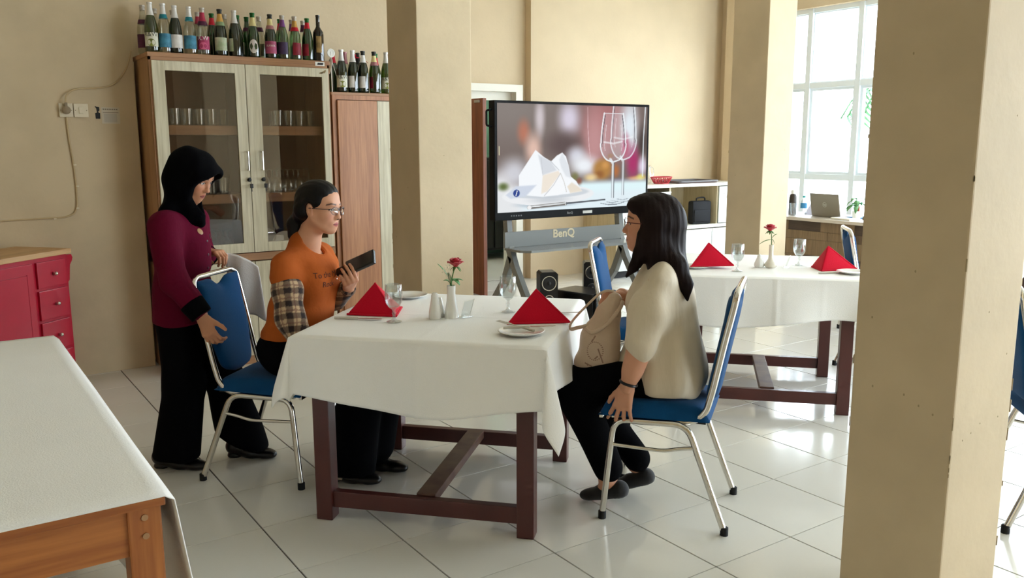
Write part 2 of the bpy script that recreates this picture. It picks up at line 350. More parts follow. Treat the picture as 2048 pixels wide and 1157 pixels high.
# wardrobe beside it
wd=empty('wardrobe',(1.69,2.95,0)); tag(wd,'lower brown wardrobe with a whitewashed door strip beside the display cabinet','wardrobe')
MB().box((-.27,.02,0),(-.25,.42,1.8)).obj('side_panel',M_cab,wd,None); MB().box((.27,.02,0),(.29,.42,1.8)).obj('side_panel',M_cab,wd,None)
MB().box((-.275,-.003,1.785),(.295,.43,1.805),.003).obj('top_board',M_cabx,wd,None)
MB().box((-.27,0,0),(-.24,.03,1.785)).box((-.24,0,1.755),(.29,.03,1.785)).box((-.24,0,0),(.29,.03,.06)).obj('face_frame',M_brown_wood,wd,None)
MB().box((-.25,.40,.02),(.27,.41,1.785)).obj('back_board',M_cabin,wd,None)
MB().box((-.238,-.016,.065),(.058,.0,1.75),.002).obj('brown_door_panel',M_brown_wood,wd,None)
MB().box((.06,-.017,.065),(.285,.0,1.75),.002).obj('white_door_panel',M_white_wood,wd,None)
# ---------------------------------------------------------------- banquet chairs
def rounded(pts,r,n=5):
    P=[Vector(p) for p in pts]; out=[P[0]]
    for i in range(1,len(P)-1):
        a,b,c=P[i-1],P[i],P[i+1]; d1=(a-b); d2=(c-b); rr=min(r,d1.length*.49,d2.length*.49); p=b+d1.normalized()*rr; q=b+d2.normalized()*rr
        for k in range(n+1): t=k/n; out.append(p*(1-t)**2+b*2*t*(1-t)+q*t*t)
    out.append(P[-1]); return out
def chair_meshes():
    ms={}
    for s in (-1,1):
        x=.19*s
        mb=MB(); mb.tube(rounded([(x+.012*s,.232,.012),(x,.195,.405),(x,-.085,.41),(x+.012*s,-.235,.012)],.055),.0125,10); ms['leg_frame',s]=mb.mesh('leg_frame',M_chrome,50)
        mb=MB()
        mb.tube(rounded([(x+.004*s,.211,.305),(x,.0,.298),(x,-.06,.315),(x+.005*s,-.122,.325)],.03),.0075,8); ms['stretcher',s]=mb.mesh('stretcher',M_chrome,50)
        for y,dx in ((.232,.012),(-.235,.012)): ms['foot_cap',s,y]=MB().lathe([(.0155,0),(.0155,.03),(.013,.032)],10,(x+dx*s,y,0)).mesh('foot_cap',M_rubber,50)
    # back frame: one bent tube up, across and down
    side=[(.205,.415),(-.10,.415),(-.148,.455),(-.172,.55),(-.205,.72),(-.236,.865)]
    L=[(-.172,y,z) for y,z in side]; T=[(-.172,-.243,.905),(-.135,-.248,.925),(.135,-.248,.925),(.172,-.243,.905)]
    mb=MB(); mb.tube(rounded(L+T+[(-p[0],p[1],p[2]) for p in L[::-1]],.035),.0125,10); ms['back_frame']=mb.mesh('back_frame',M_chrome,50)
    # back cushion: narrows and rounds off at the bottom, hand hole scooped at the top
    def bp(u,v,side_):
        z=.475+v*(.878-.475); w=.158*(.60+.40*min(1,(v/.55)**.6)) if v<.55 else .158
        if v<.12: w*=math.sqrt(max(0.05,1-((.12-v)/.12)**2))*.85+.15
        xx=(u*2-1)*w
        ztop=z
        if v>.8:
            sc=max(0,1-abs(xx)/.075); ztop=z-(v-.8)/.2*.035*(sc*sc*(3-2*sc))+(v-.8)/.2*.03
        yc=-.150-(z-.45)*.195
        th=.021*(1-(abs(u*2-1))**4)**.5*min(1,(min(v,1-v)/.06)**.5 if min(v,1-v)<.06 else 1)+.004
        return (xx,yc+side_*th,ztop)
    mb=MB(); mb.grid(16,22,lambda u,v:bp(u,v,1)); mb.grid(16,22,lambda u,v:bp(u,v,-1))
    n=17; 
    A=[i for i in range(n)]+[k*n+16 for k in range(1,23)]+[22*n+i for i in range(15,-1,-1)]+[k*n for k in range(21,0,-1)]
    off=23*17; mb.f+=[(A[i],A[(i+1)%len(A)],A[(i+1)%len(A)]+off,A[i]+off) for i in range(len(A))]; mb.mi+=[0]*len(A)
    ms['backrest']=mb.mesh('backrest',M_blue,70)
    # seat cushion, rounded box wider at the front
    def st(u,v,top):
        a=u*2-1; yy=-.165+v*.415; hw=.185+.03*v
        ex=(1-abs(a)**8)**.5; ey=(1-abs(v*2-1)**10)**.5
        z=.428+top*(.050+.012*math.sin(PI*v)*1)*ex*ey
        if not top: z=.424
        return (a*hw,yy,z)
    mb=MB(); mb.grid(20,20,lambda u,v:st(u,v,1)); mb.grid(20,20,lambda u,v:st(u,v,0),flip=True)
    n=21; A=[i for i in range(n)]+[k*n+20 for k in range(1,21)]+[20*n+i for i in range(19,-1,-1)]+[k*n for k in range(19,0,-1)]
    off=441; mb.f+=[(A[i],A[(i+1)%len(A)],A[(i+1)%len(A)]+off,A[i]+off) for i in range(len(A))]; mb.mi+=[0]*len(A)
    ms['seat']=mb.mesh('seat',M_blue,70)
    mb=MB(); mb.box((-.2,.236,.408),(.2,.252,.43),.003); ms['seat_trim']=mb.mesh('seat_trim',M_chrome,40)
    mb=MB(); mb.box((-.17,-.15,.412),(.17,.23,.425)); ms['seat_pan']=mb.mesh('seat_pan',M_black,40)
    return ms
CHM=chair_meshes()
def chair(x,y,facing,label,back_tag=False):
    o=empty('banquet_chair',(x,y,0),R(facing-90)); tag(o,label,'chair','blue banquet chairs')
    for k,me in CHM.items(): link(k if isinstance(k,str) else k[0],me,o)
    if back_tag: MB().box((-.03,-.268,.80),(.03,-.2665,.815)).obj('maker_tag',M_steel2,o,None)
    return o
A1,A2=math.degrees(math.atan2(-.735,.68)),math.degrees(math.atan2(.803,-.595))
chair(.252,.98,A1,'blue banquet chair the woman in the maroon jacket is pushing in').scale=(1,1,.962)
chair(1.43,-.34,A2,'blue banquet chair with the woman in the cream blouse on it')
chair(2.22,.715,-50,'blue banquet chair at the far table, its back beside the screen stand')
chair(3.93,.335,-46.7,'blue banquet chair turned away right behind the far set table, beside the pillar')
chair(4.95,1.02,133.3,'blue banquet chair hidden behind the closest pillar, only a leg tip showing')
chair(2.60,-1.27,-46.7,'blue banquet chair cut off by the right edge of the photo')
# ---------------------------------------------------------------- tables with cloths
def dining_table(x,y,ang,label,q=.40):
    t=empty('dining_table',(x,y,0),R(ang)); tag(t,label,'table')
    for sx in (-1,1):
        for sy in (-1,1): MB().box((sx*q-.033,sy*q-.033,0),(sx*q+.033,sy*q+.033,.715),.004).obj('leg',M_maho,t,30)
    for sy in (-1,1): MB().box((-q+.033,sy*q-.018,.05),(q-.033,sy*q+.018,.115),.003).obj('rail',M_maho,t,30)
    MB().box((-.038,-q+.018,.085),(.038,q-.018,.122),.003).obj('stretcher',M_maho_worn,t,30)
    for lo,hi in (((-.38,-.43,.64),(.38,-.395,.712)),((-.38,.395,.64),(.38,.43,.712)),((-.43,-.37,.64),(-.395,.37,.712)),((.395,-.37,.64),(.43,.37,.712))): MB().box(lo,hi).obj('apron',M_maho,t,30)
    MB().box((-.47,-.47,.713),(.47,.47,.743),.004).obj('tabletop',M_maho,t,30); return t
def cloth_mesh(h,ov,seed,n=132,z=.7475,sag=None,cd=(1,1,1,1)):
    rnd=random.Random(seed); ph=[rnd.uniform(0,6.28) for _ in range(12)]; L=h+ov; sag=sag or (0,0,0,0)
    def pt(u,v):
        s=(u*2-1)*L; t=(v*2-1)*L; a=max(abs(s)-h,0); b=max(abs(t)-h,0); sx=1 if s>0 else -1; sy=1 if t>0 else -1
        x=max(-h,min(h,s)); y=max(-h,min(h,t)); zz=z
        if a==0 and b==0:
            # soft rounding close to the edge
            e=min(h-abs(s),h-abs(t)); zz=z+.0016*max(0,1-abs(s-.015)/.014)+.0014*max(0,1-abs(t+.02)/.014)-.004*max(0,1-e/.012)**2+.0006*math.sin(9*s+ph[0])*math.sin(7*t+ph[1]); return (s,t,zz)
        if b==0 or a==0:
            d=a+b; along=t if b==0 else s; k=0 if b==0 else 2
            side=(0 if sx>0 else 1) if b==0 else (2 if sy>0 else 3)
            w=.012*math.sin(7.5*along+ph[k+side])+.008*math.sin(15*along+ph[k+4]); g=d/ov
            out=.006+.02*g+w*g*1.3+.004*max(0,1-abs(along-(.015 if b else -.02))/.016)+.0016*max(0,1-abs(abs(along)-.25)/.016); drop=d*(1-.02*g)+ (.03*math.sin(5.2*along+ph[6+side])+sag[side]*(1-abs(along)/h))*g
            if b==0: return (sx*(h+out),y,z-drop-.004)
            return (x,sy*(h+out),z-drop-.004)
        r=math.hypot(a,b); th=math.atan2(b,a); g=r/ov; f=math.sin(2*th)
        q=cd[(0 if sx>0 else 1)+(0 if sy>0 else 2)]; w1,w2=math.cos(th)**2,math.sin(th)**2
        ox=.006+.02*min(g,1)*w1+f*g*(.075-.09*w2); oy=.006+.02*min(g,1)*w2+f*g*(.075-.09*w1)
        return (sx*(h+ox),sy*(h+oy),z-r*(1-.06*f)*(1+(q-1)*f)-.004)
    # finer sampling near the edge lines
    mb=MB(); mb.grid(n,n,pt); 
    return mb
def cloth(x,y,ang,h,ov,label,seed,sag=None,cd=(1,1,1,1)):
    o=cloth_mesh(h,ov,seed,sag=sag,cd=cd).obj('tablecloth',M_cloth,None,55,(x,y,0),(0,0,R(ang))); tag(o,label,'tablecloth')
    md=o.modifiers.new('thickness','SOLIDIFY'); md.thickness=.0022; md.offset=1; return o
T1=(.815,.335); T2=(3.065,.545); TA=-46.7; T3=(6.32,.30)
dining_table(*T1,TA,'mahogany dining table with crossed rails in the middle of the room')
cloth(*T1,TA,.482,.248,'white cloth over the middle table where the two women sit',3,(-.02,0,0,.0),(1,1,1.12,.80))
dining_table(*T2,TA,'mahogany dining table further back, in front of the pillar with a plinth',.392)
cloth(*T2,TA,.482,.245,'white cloth over the far set table with a rose vase',8)
dining_table(*T3,TA,'mahogany dining table at the right edge beyond the closest pillar')
cloth(*T3,TA,.482,.245,'white cloth on the table at the right edge, barely in view',5)
# foreground table at the left: pale wood frame, cloth hanging down its right side
M_pine=wood('orange pine wood',(188,118,58),(150,84,36),'X',1.2,rough=.4,coat=.2); M_pinez=wood('orange pine leg',(190,120,60),(152,86,38),'Z',1.2,rough=.4,coat=.2)
ft=empty('side_table',(-.99,-.03,0)); tag(ft,'orange pine table in the left foreground','table')
for sx in (-1,1):
    for sy in (-1,1):
        l=MB().box((sx*.355-.033,sy*.84-.033,0),(sx*.355+.033,sy*.84+.033,.728),.004).obj('leg',M_pinez,ft,30)
        if sy<0:
            pg=MB()
            for z in (.70,.66): pg.lathe([(.007,0),(.007,.002)],8); pg.v[-16:]=[(sx*.355+p[0],-.8735-p[2],z+p[1]) for p in pg.v[-16:]]
            pg.obj('peg',M_cab,l)
for sy in (-1,1): MB().box((-.325,sy*.855-.012,.62),(.325,sy*.855+.012,.722),.003).obj('apron',M_pine,ft,30)
for sx in (-1,1): MB().box((sx*.37-.012,-.82,.62),(sx*.37+.012,.82,.722),.003).obj('apron',M_pine,ft,30)
MB().box((-.395,-.886,.722),(.395,.886,.742),.003).obj('tabletop',M_pine,ft,30)
cl=MB()
def fcl(u,v):
    y=-.892+v*1.784; L=.40; s=-.41+u*(.82+.62)
    if s<=L: return (s,y,.7455-(.003 if v<.01 else 0))
    d=s-L; g=min(1,d/.6)
    return (L+.008+.05*g*(.5+.5*math.sin(6*y+1))+.006*math.sin(14*y)*g+.03*g*max(0,1-(v*6)),y+ .02*g*math.sin(4*y),.744-d)
cl.grid(70,50,fcl); o=cl.obj('tablecloth',M_cloth,None,60,(-.99,-.03,0)); tag(o,'white cloth on the left foreground table, hanging down its side','tablecloth')
md=o.modifiers.new('thickness','SOLIDIFY'); md.thickness=.003; md.offset=1
# ---------------------------------------------------------------- red drawer cabinet
M_redp=mat('red lacquer paint',(178,10,44),rough=.35,var=.1,vscale=4,coat=.15); M_topw=wood('light wood top',(206,166,116),(184,140,92),'X',1.2)
rc=empty('red_cabinet',(-.29,2.93,0),R(42)); tag(rc,'red painted cabinet with small drawers and pale wooden top, by the left wall','cabinet')
# local: front along -x from the origin, front plane y=0, body to +y... facing -y
MB().box((-.95,.0,.06),(0,.36,.82),.004).obj('body',M_redp,rc,30)
MB().box((-.97,-.02,.82),(.02,.37,.85),.004).obj('top_board',M_topw,rc,30)
for k,(z0,z1) in enumerate(((.645,.795),(.46,.63),(.275,.445),(.09,.26))):
    d=MB().box((-.245,-.014,z0),(-.025,.002,z1),.004).obj('drawer',M_redp,rc,30)
    MB().ball((-.125,-.03,(z0+z1)/2),.012,10,8).tube([(-.125,-.014,(z0+z1)/2),(-.125,-.03,(z0+z1)/2)],.006,8).obj('knob',M_chrome,d)
for x0,x1 in ((-.60,-.275),(-.93,-.61)):
    d=MB().box((x0,-.014,.09),(x1,.002,.795),.004).obj('door',M_redp,rc,30); MB().box((x0+.05,-.008,.15),(x1-.05,-.016,.735),.003).obj('door_panel',M_redp,d,30)
br=MB().prism([(0,.81),(.05,.81),(.06,.79),(.052,.77),(.035,.75),(.03,.72),(.022,.66),(.0,.64)],.01,.03,axis=1); br.obj('bracket',M_redp,rc,30)
for x in (-.92,-.04): MB().box((x-.03,.02,0),(x+.03,.3,.06)).obj('foot',M_redp,rc,30)
# ---------------------------------------------------------------- large display on its stand
tv=empty('display_screen',(3.285,2.64,0)); tag(tv,'large black framed display screen showing a napkin, plate and wine glasses','display')
M_bez=mat('black satin bezel',(7,7,9),rough=.5,spec=.12)
hx=.765
MB().box((-hx,-.035,.885),(hx,.04,1.765),.006).obj('housing',M_bez,tv,30)
# picture painted as one colour per vertex of the flat screen
def screen_picture(nx,ny):
    S,T=np.meshgrid((np.arange(nx)+.5)/nx,(np.arange(ny)+.5)/ny); A=1.78
    img=np.zeros((ny,nx,3)); img[:]=(118,104,98)
    def sm(e0,e1,x): t=np.clip((x-e0)/(e1-e0),0,1); return t*t*(3-2*t)
    def mixc(m,c): img[:]=img*(1-m[...,None])+np.array(c,float)*m[...,None]
    def blob(s,t,rs,rt,c,soft=.9,k=1): d=np.sqrt(((S-s)/rs)**2+((T-t)/rt)**2); mixc((1-sm(1-soft,1.,d))*k,c)
    def poly(P,c,w=.004,k=1):
        ins=np.zeros_like(S,bool); dm=np.full_like(S,9.)
        for i in range(len(P)):
            (x1,y1),(x2,y2)=P[i],P[(i+1)%len(P)]
            ins^=((y1>T)!=(y2>T))&(S<(x2-x1)*(T-y1)/((y2-y1) if abs(y2-y1)>1e-9 else 1e-9)+x1)
            vx,vy=(x2-x1)*A,(y2-y1); wx,wy=(S-x1)*A,(T-y1); q=np.clip((wx*vx+wy*vy)/(vx*vx+vy*vy+1e-12),0,1); dm=np.minimum(dm,np.hypot(wx-q*vx,wy-q*vy))
        d=np.where(ins,-dm,dm); mixc((1-sm(-w,w,d))*k,c)
    def line(P,c,w,k=1,soft=.5):
        dm=np.full_like(S,9.)
        for (x1,y1),(x2,y2) in zip(P[:-1],P[1:]):
            vx,vy=(x2-x1)*A,(y2-y1); wx,wy=(S-x1)*A,(T-y1); q=np.clip((wx*vx+wy*vy)/(vx*vx+vy*vy+1e-12),0,1); dm=np.minimum(dm,np.hypot(wx-q*vx,wy-q*vy))
        mixc((1-sm(w*soft,w,dm))*k,c)
    # soft background
    blob(.05,.0,.5,.5,(134,124,118)); blob(.7,.2,.3,.6,(172,112,112)); blob(.62,.35,.12,.5,(190,140,140)); blob(.26,.13,.05,.28,(205,195,198)); blob(.45,.13,.11,.26,(214,206,222)); blob(.16,.26,.06,.18,(182,116,92))
    blob(.22,.42,.08,.24,(222,186,170)); blob(.42,.38,.18,.2,(92,74,72)); blob(.50,.48,.10,.14,(205,205,215)); blob(.55,.58,.15,.16,(236,240,245)); blob(.1,.64,.14,.22,(205,205,212)); blob(.02,.75,.1,.2,(225,225,228))
    blob(.96,.35,.07,.25,(74,62,58)); blob(.87,.2,.10,.42,(226,236,244)); blob(.9,.56,.075,.27,(172,50,104)); blob(.84,.4,.05,.2,(176,60,92)); blob(.68,.62,.09,.14,(178,128,62),.6); blob(.70,.58,.04,.06,(206,150,80)); blob(.66,.67,.05,.06,(150,96,44)); blob(.77,.64,.05,.1,(180,110,60)); blob(.6,.7,.07,.06,(232,206,150)); blob(.97,.6,.05,.16,(220,206,226)); blob(.93,.72,.1,.035,(214,160,110)); blob(.8,.735,.1,.03,(110,96,110)); blob(.96,.71,.05,.05,(228,214,120))
    mixc(sm(.70,.78,T)*sm(.45,.55,S),(224,246,250)); mixc(sm(.80,.88,T),(226,240,246)); mixc(sm(.70,.80,T)*(1-sm(.1,.2,S)),(228,230,232))
    blob(.035,.76,.05,.06,(96,110,60)); blob(.49,.69,.04,.07,(122,120,74)); blob(.52,.73,.03,.05,(140,90,70))
    # plate and folded napkin
    blob(.325,.935,.27,.05,(176,190,200),.5,.8); blob(.325,.855,.305,.10,(236,238,240),.06); mixc((1-sm(.85,1.,np.sqrt(((S-.325)/.28)**2+((T-.835)/.055)**2))),(206,212,218)); blob(.325,.90,.2,.05,(190,196,202),.9,.7)
    poly([(.13,.80),(.13,.66),(.165,.58),(.233,.425),(.285,.49),(.332,.535),(.37,.48),(.405,.452),(.43,.49),(.447,.575),(.46,.68),(.50,.73),(.54,.83),(.45,.85),(.28,.87),(.18,.85)],(244,247,250))
    poly([(.25,.47),(.332,.535),(.37,.62),(.28,.665)],(214,218,224),.012); poly([(.405,.455),(.447,.575),(.465,.70),(.43,.68),(.40,.60),(.385,.52)],(224,228,233),.012)
    poly([(.28,.665),(.38,.625),(.395,.66),(.31,.82),(.27,.84)],(238,228,214),.01); poly([(.395,.65),(.43,.82),(.38,.86),(.29,.86)],(246,248,250),.006); line([(.395,.65),(.35,.76),(.29,.86)],(190,190,194),.006,.7); line([(.395,.65),(.42,.74),(.435,.83)],(200,196,190),.006,.7)
    poly([(.44,.78),(.47,.74),(.52,.79),(.54,.83),(.46,.845)],(232,222,206),.01); poly([(.05,.84),(.11,.76),(.24,.755),(.17,.86),(.08,.875)],(206,214,228),.01); blob(.115,.825,.022,.037,(42,66,140),.15); line([(.119,.805),(.112,.845)],(235,235,240),.006)
    line([(.27,.50),(.275,.6),(.28,.66)],(200,204,210),.006,.8); line([(.332,.535),(.36,.58),(.385,.62)],(196,200,206),.006,.8)
    # knife
    line([(.19,.965),(.43,.945)],(120,116,112),.022); line([(.19,.96),(.43,.94)],(232,236,238),.007); line([(.43,.943),(.70,.925)],(88,92,98),.010); blob(.195,.965,.016,.022,(240,240,240),.3); line([(.43,.925),(.43,.955)],(240,244,246),.006)
    # glasses: clear, drawn by their bright and dark rims
    def glass(cx,top,wt,wm,bot,foot,k):
        def half(t):
            q=(t-top)/(bot-top); return wt+(wm-wt)*np.sin(np.clip(q/.62,0,1)*PI/2) if q<.62 else wm*math.sqrt(max(0,1-((q-.62)/.38)**2))+.004
        ts=np.linspace(top,bot,26); L=[(cx-half(t),t) for t in ts]; Rr=[(cx+half(t),t) for t in ts]
        poly(L+Rr[::-1],(232,240,246),.01,.22*k)
        for e,off in ((L,.0),(Rr,.0)):
            line(e,(238,246,250),.010,.9*k); s_=1 if e is L else -1
            line([(x+s_*.010,t) for x,t in e[1:18]],(70,72,80),.006,.75*k); line([(x+s_*.028,t) for x,t in e[6:20]],(240,246,250),.006,.5*k)
        line([(cx-wt,top),(cx+wt,top)],(240,246,250),.006,.8*k)
        line([(cx-wm*.75,top+.62*(bot-top)*.95),(cx,top+.62*(bot-top)),(cx+wm*.7,top+.62*(bot-top)*.93)],(245,248,250),.012,.6*k)
        line([(cx-.02,bot-.03),(cx,bot+.02),(cx,foot-.04)],(232,240,245),.019,.85*k); line([(cx+.008,bot+.01),(cx+.007,foot-.05)],(90,96,104),.006,.8*k); line([(cx-.009,bot+.04),(cx-.008,foot-.05)],(150,158,165),.004,.8*k)
        poly([(cx-.085,foot),(cx-.03,foot-.025),(cx,foot-.05),(cx+.03,foot-.025),(cx+.085,foot),(cx+.03,foot+.018),(cx-.03,foot+.018)],(222,234,240),.01,.7*k); line([(cx-.085,foot),(cx-.03,foot+.018),(cx+.03,foot+.018),(cx+.085,foot)],(120,128,136),.005,.8*k); line([(cx-.04,foot-.01),(cx,foot+.002),(cx+.04,foot-.01)],(110,118,126),.005,.6*k)
    glass(.828,-.01,.075,.09,.53,.935,.85); glass(.755,.07,.068,.088,.55,.96,1)
    blob(.735,.49,.03,.035,(170,132,104),.7,.7)
    line([(.985,-.02),(.975,.3),(.972,.7)],(236,246,252),.010,.8); line([(.573,.02),(.575,.2),(.585,.4),(.60,.55)],(226,190,194),.006,.7); line([(.012,.39),(.012,.47)],(240,236,190),.004)
    return np.clip(img,0,255)
nx,ny=320,180; img=screen_picture(nx,ny); sx0,sx1,sz0,sz1=-.741,.741,.945,1.745
xs=np.linspace(sx0,sx1,nx+1); zs=np.linspace(sz1,sz0,ny+1); VX,VZ=np.meshgrid(xs,zs)
co=np.stack([VX,np.full_like(VX,-.0362),VZ],-1).reshape(-1,3)
idx=np.arange((nx+1)*(ny+1)).reshape(ny+1,nx+1); fc=np.stack([idx[:-1,:-1],idx[1:,:-1],idx[1:,1:],idx[:-1,1:]],-1).reshape(-1,4)
me=bpy.data.meshes.new('screen'); me.from_pydata(co.tolist(),[],fc.tolist())
at=me.color_attributes.new('Col','FLOAT_COLOR','CORNER'); lin=img.reshape(-1,3)/255; lin=np.where(lin<=.04045,lin/12.92,((lin+.055)/1.055)**2.4)
at.data.foreach_set('color',np.repeat(np.concatenate([lin,np.ones((len(lin),1))],1),4,axis=0).astype(np.float32).ravel())
M_scr=mat('lit screen',(4,4,5),rough=.4,spec=.06); nt=M_scr.node_tree; a=nt.nodes.new('ShaderNodeAttribute'); a.attribute_name='Col'; nt.links.new(a.outputs['Color'],nt.nodes['Principled BSDF'].inputs['Emission Color']); nt.nodes['Principled BSDF'].inputs['Emission Strength'].default_value=SCREEN_GAIN
me.materials.append(M_scr); link('screen',me,tv)
MB().tube(rounded([(-hx,-.0,1.575),(-hx-.045,0,1.585),(-hx-.045,0,1.69),(-hx,0,1.70)],.012),.008,8).obj('side_handle',M_bez,tv)
M_pale=mat('pale print',(196,194,188),rough=.5)
v,f=text_verts('BenQ',.024,.0002,.0005); MB().add([(x-.06,-.0362-z,y+.915) for x,y,z in v],f).obj('lettering',mat('grey print',(120,118,116),rough=.5),tv,None)
MB().box((.07,-.0366,.904),(.165,-.0355,.926)).obj('sticker',M_pale,tv,None)
mk=MB()
for k in range(5): mk.box((-.62+.022*k,-.0364,.912),(-.61+.022*k,-.0355,.922))
mk.obj('button_marks',mat('grey marks',(110,110,112)),tv,None)
# stand
M_stand=mat('grey painted steel',(120,122,120),rough=.45)
st=empty('screen_stand',(3.2,2.6,0)); tag(st,'grey steel stand with splayed legs and a shelf under the large screen','stand')
for sx in (-.50,.62):
    def bar(P,w=.028,d=.022):
        m=MB()
        for p,q in zip(P[:-1],P[1:]):
            p,q=Vector((0,*p)),Vector((0,*q)); t=(q-p).normalized(); n=Vector((0,-t.z,t.y)); 
            vs=[p+Vector((-d,0,0))-n*w,p+Vector((d,0,0))-n*w,p+Vector((d,0,0))+n*w,p+Vector((-d,0,0))+n*w]; vs+=[x+(q-p) for x in vs]
            m.add([(x.x+sx,x.y,x.z) for x in vs],[(0,3,2,1),(4,5,6,7),(0,1,5,4),(1,2,6,5),(2,3,7,6),(3,0,4,7)])
        return m
    bar([(.11,1.2),(.105,.86),(.08,.66)]).obj('post',M_stand,st,30)
    bar([(.08,.68),(.0,.52),(-.34,.03)]).obj('front_leg',M_stand,st,30)
    bar([(.05,.60),(.14,.40),(.46,.03)]).obj('rear_leg',M_stand,st,30)
    for y in (-.35,.47):
        c=MB(); c.lathe([(.028,0),(.028,.02)],14); c.v=[(sx+p[2]-.01,y+p[0],.03+p[1]) for p in c.v]; c.obj('caster',M_black,st)
sh=MB(); sh.box((-.56,.05,.672),(.60,.066,.79),.002).obj('shelf_back_plate',M_stand,st,30)
pp=[(-.56,.06),(-.56,-.15),(-.50,-.21),(.54,-.21),(.60,-.15),(.60,.06)]
MB().prism(pp,.655,.672).obj('shelf',mat('glossy grey steel',(120,122,120),rough=.18,coat=.3),st,30)
v,f=text_verts('BenQ',.088,.001,.0022); MB().add([(x*1.05-.0,.0488-z,y+.752) for x,y,z in v],f).obj('lettering',mat('cream lettering',(205,192,160),rough=.6),st,None)
# ---------------------------------------------------------------- speakers on the floor
M_sp=mat('black speaker shell',(17,17,19),rough=.28); M_cone=mat('speaker cone',(34,34,37),rough=.55)
def ring(mb,x,z,r0,r1,y,seg=24):
    v=[];
    for k in range(seg):
        a=2*PI*k/seg
        for r,yy in ((r0,y),(r1,y),(r1,y-.006),(r0,y-.006)): v.append((x+r*math.cos(a),yy,z+r*math.sin(a)))
    f=[(k*4+i,k*4+(i+1)%4,((k+1)%seg)*4+(i+1)%4,((k+1)%seg)*4+i) for k in range(seg) for i in range(4)]; mb.add(v,f); return mb
def disc(mb,x,z,r,y,depth,seg=24):
    v=[(x+r*math.cos(2*PI*k/seg),y,z+r*math.sin(2*PI*k/seg)) for k in range(seg)]+[(x+r*.35*math.cos(2*PI*k/seg),y+depth,z+r*.35*math.sin(2*PI*k/seg)) for k in range(seg)]
    f=[(k,(k+1)%seg,seg+(k+1)%seg,seg+k) for k in range(seg)]+[tuple(range(seg,2*seg))]; mb.add(v,f); mb.ball((x,y+depth*.4,z),r*.32,10,6); return mb
def satellite(x,y,rz,label):
    o=empty('speaker',(x,y,0),R(rz)); tag(o,label,'speaker','black speaker set on the floor')
    pr_=[(-.065,0),(.065,0),(.065,.53),(.05,.545),(-.05,.545),(-.065,.53)]
    MB().prism(pr_,-.05,.09,axis=1).obj('cabinet',M_sp,o,30)
    d=MB()
    for z,r in ((.465,.048),(.345,.03),(.225,.03),(.1,.045)):
        d=disc(MB(),0,z,r,-.0505,-.004); d.obj('driver',M_cone,o); ring(MB(),0,z,r,r+.006,-.05).obj('driver_ring',M_chrome,o)
    MB().box((-.08,-.08,0),(.08,.11,.012),.003).obj('base_plate',M_sp,o)
    return o
satellite(2.70,2.19,-25,'slim black speaker with silver driver rings, left of the subwoofer')
satellite(3.30,2.42,-35,'slim black speaker half hidden behind the leaning blue chair back')
sw=empty('subwoofer',(3.045,2.0,0),R(14)); tag(sw,'black subwoofer box with a red lit display under the screen','speaker','black speaker set on the floor')
MB().box((-.13,-.02,.02),(.13,.34,.385),.01).obj('cabinet',M_sp,sw,30)
MB().box((-.12,-.045,.015),(.125,-.02,.392),.008).obj('front_panel',mat('gloss black panel',(10,10,12),rough=.12),sw,30)
MB().box((-.07,-.0475,.29),(.09,-.046,.35)).obj('display',mat('display window',(12,12,14),rough=.1),sw,None)
v,f=text_verts('L18',.045,.0005); MB().add([(x*.9+.02,-.0482-z,y+.318) for x,y,z in v],f).obj('display_digits',mat('red led',(200,20,20),emit=(255,40,30),estr=1.3),sw,None)
ring(MB(),.01,.21,.035,.045,-.046).obj('knob_ring',mat('violet lit ring',(190,170,200),rough=.2,emit=(150,110,190),estr=.25),sw)
k=disc(MB(),.01,.21,.034,-.052,-.012); k.obj('volume_knob',M_chrome,sw)
ring(MB(),.01,.1,.05,.056,-.046).obj('port_ring',M_chrome,sw); disc(MB(),.01,.1,.05,-.0465,-.002).obj('port',M_cone,sw)
MB().box((-.09,-.047,.355),(-.06,-.0455,.362)).box((.0,-.047,.362),(.05,-.0455,.367)).obj('button_marks',M_pale,sw,None)
for x in (-.1,.1):
    for y in (.02,.3): MB().lathe([(.015,0),(.015,.02)],10,(x,y,0)).obj('foot',M_rubber,sw)
# ---------------------------------------------------------------- long counter along the back wall
M_lam=mat('pale grey laminate',(214,218,214),rough=.4,var=.06,vscale=6,stretch=(.2,1,6)); M_lamtop=mat('counter top laminate',(216,212,200),rough=.35)
M_grain=wood('beige grain laminate',(206,190,156),(184,166,130),'Z',2.0,fine=30)
ct=empty('storage_counter',(6.2,4.5,0)); tag(ct,'long pale counter with an open shelf and white doors along the back wall','counter')
x0,x1=-1.05,1.05
MB().box((x0-.02,-.29,.965),(x1+.02,.30,1.0),.003).obj('worktop',M_lamtop,ct,None)
MB().box((x0,-.26,.07),(x0+.025,.30,.965)).obj('side_panel',M_grain,ct,None); MB().box((x1-.025,-.26,.07),(x1,.30,.965)).obj('side_panel',M_grain,ct,None)
MB().box((x0,-.22,.0),(x1,.28,.07)).obj('toe_kick',M_black,ct,None)
MB().box((x0+.025,.28,.07),(x1-.025,.295,.965)).obj('back_board',M_grain,ct,None)
MB().box((x0+.025,-.255,.48),(x1-.025,.28,.52)).obj('shelf',M_lamtop,ct,None)
MB().box((-.27,-.255,.52),(-.25,.28,.965)).obj('divider',M_grain,ct,None); MB().box((.50,-.255,.52),(.52,.28,.965)).obj('divider',M_grain,ct,None)
for a,c_,z0,z1 in ((x0+.028,-.655,.53,.94),(-.645,-.268,.53,.72),(-.645,-.268,.735,.92)):
    d=MB().box((a,-.275,z0),(c_,-.257,z1),.003).obj('drawer' if z1-z0<.3 else 'door',M_lam,ct,None)
    MB().box((a,-.285,z1-.015),(c_,-.275,z1)).obj('handle_strip',M_lamtop,d,None)
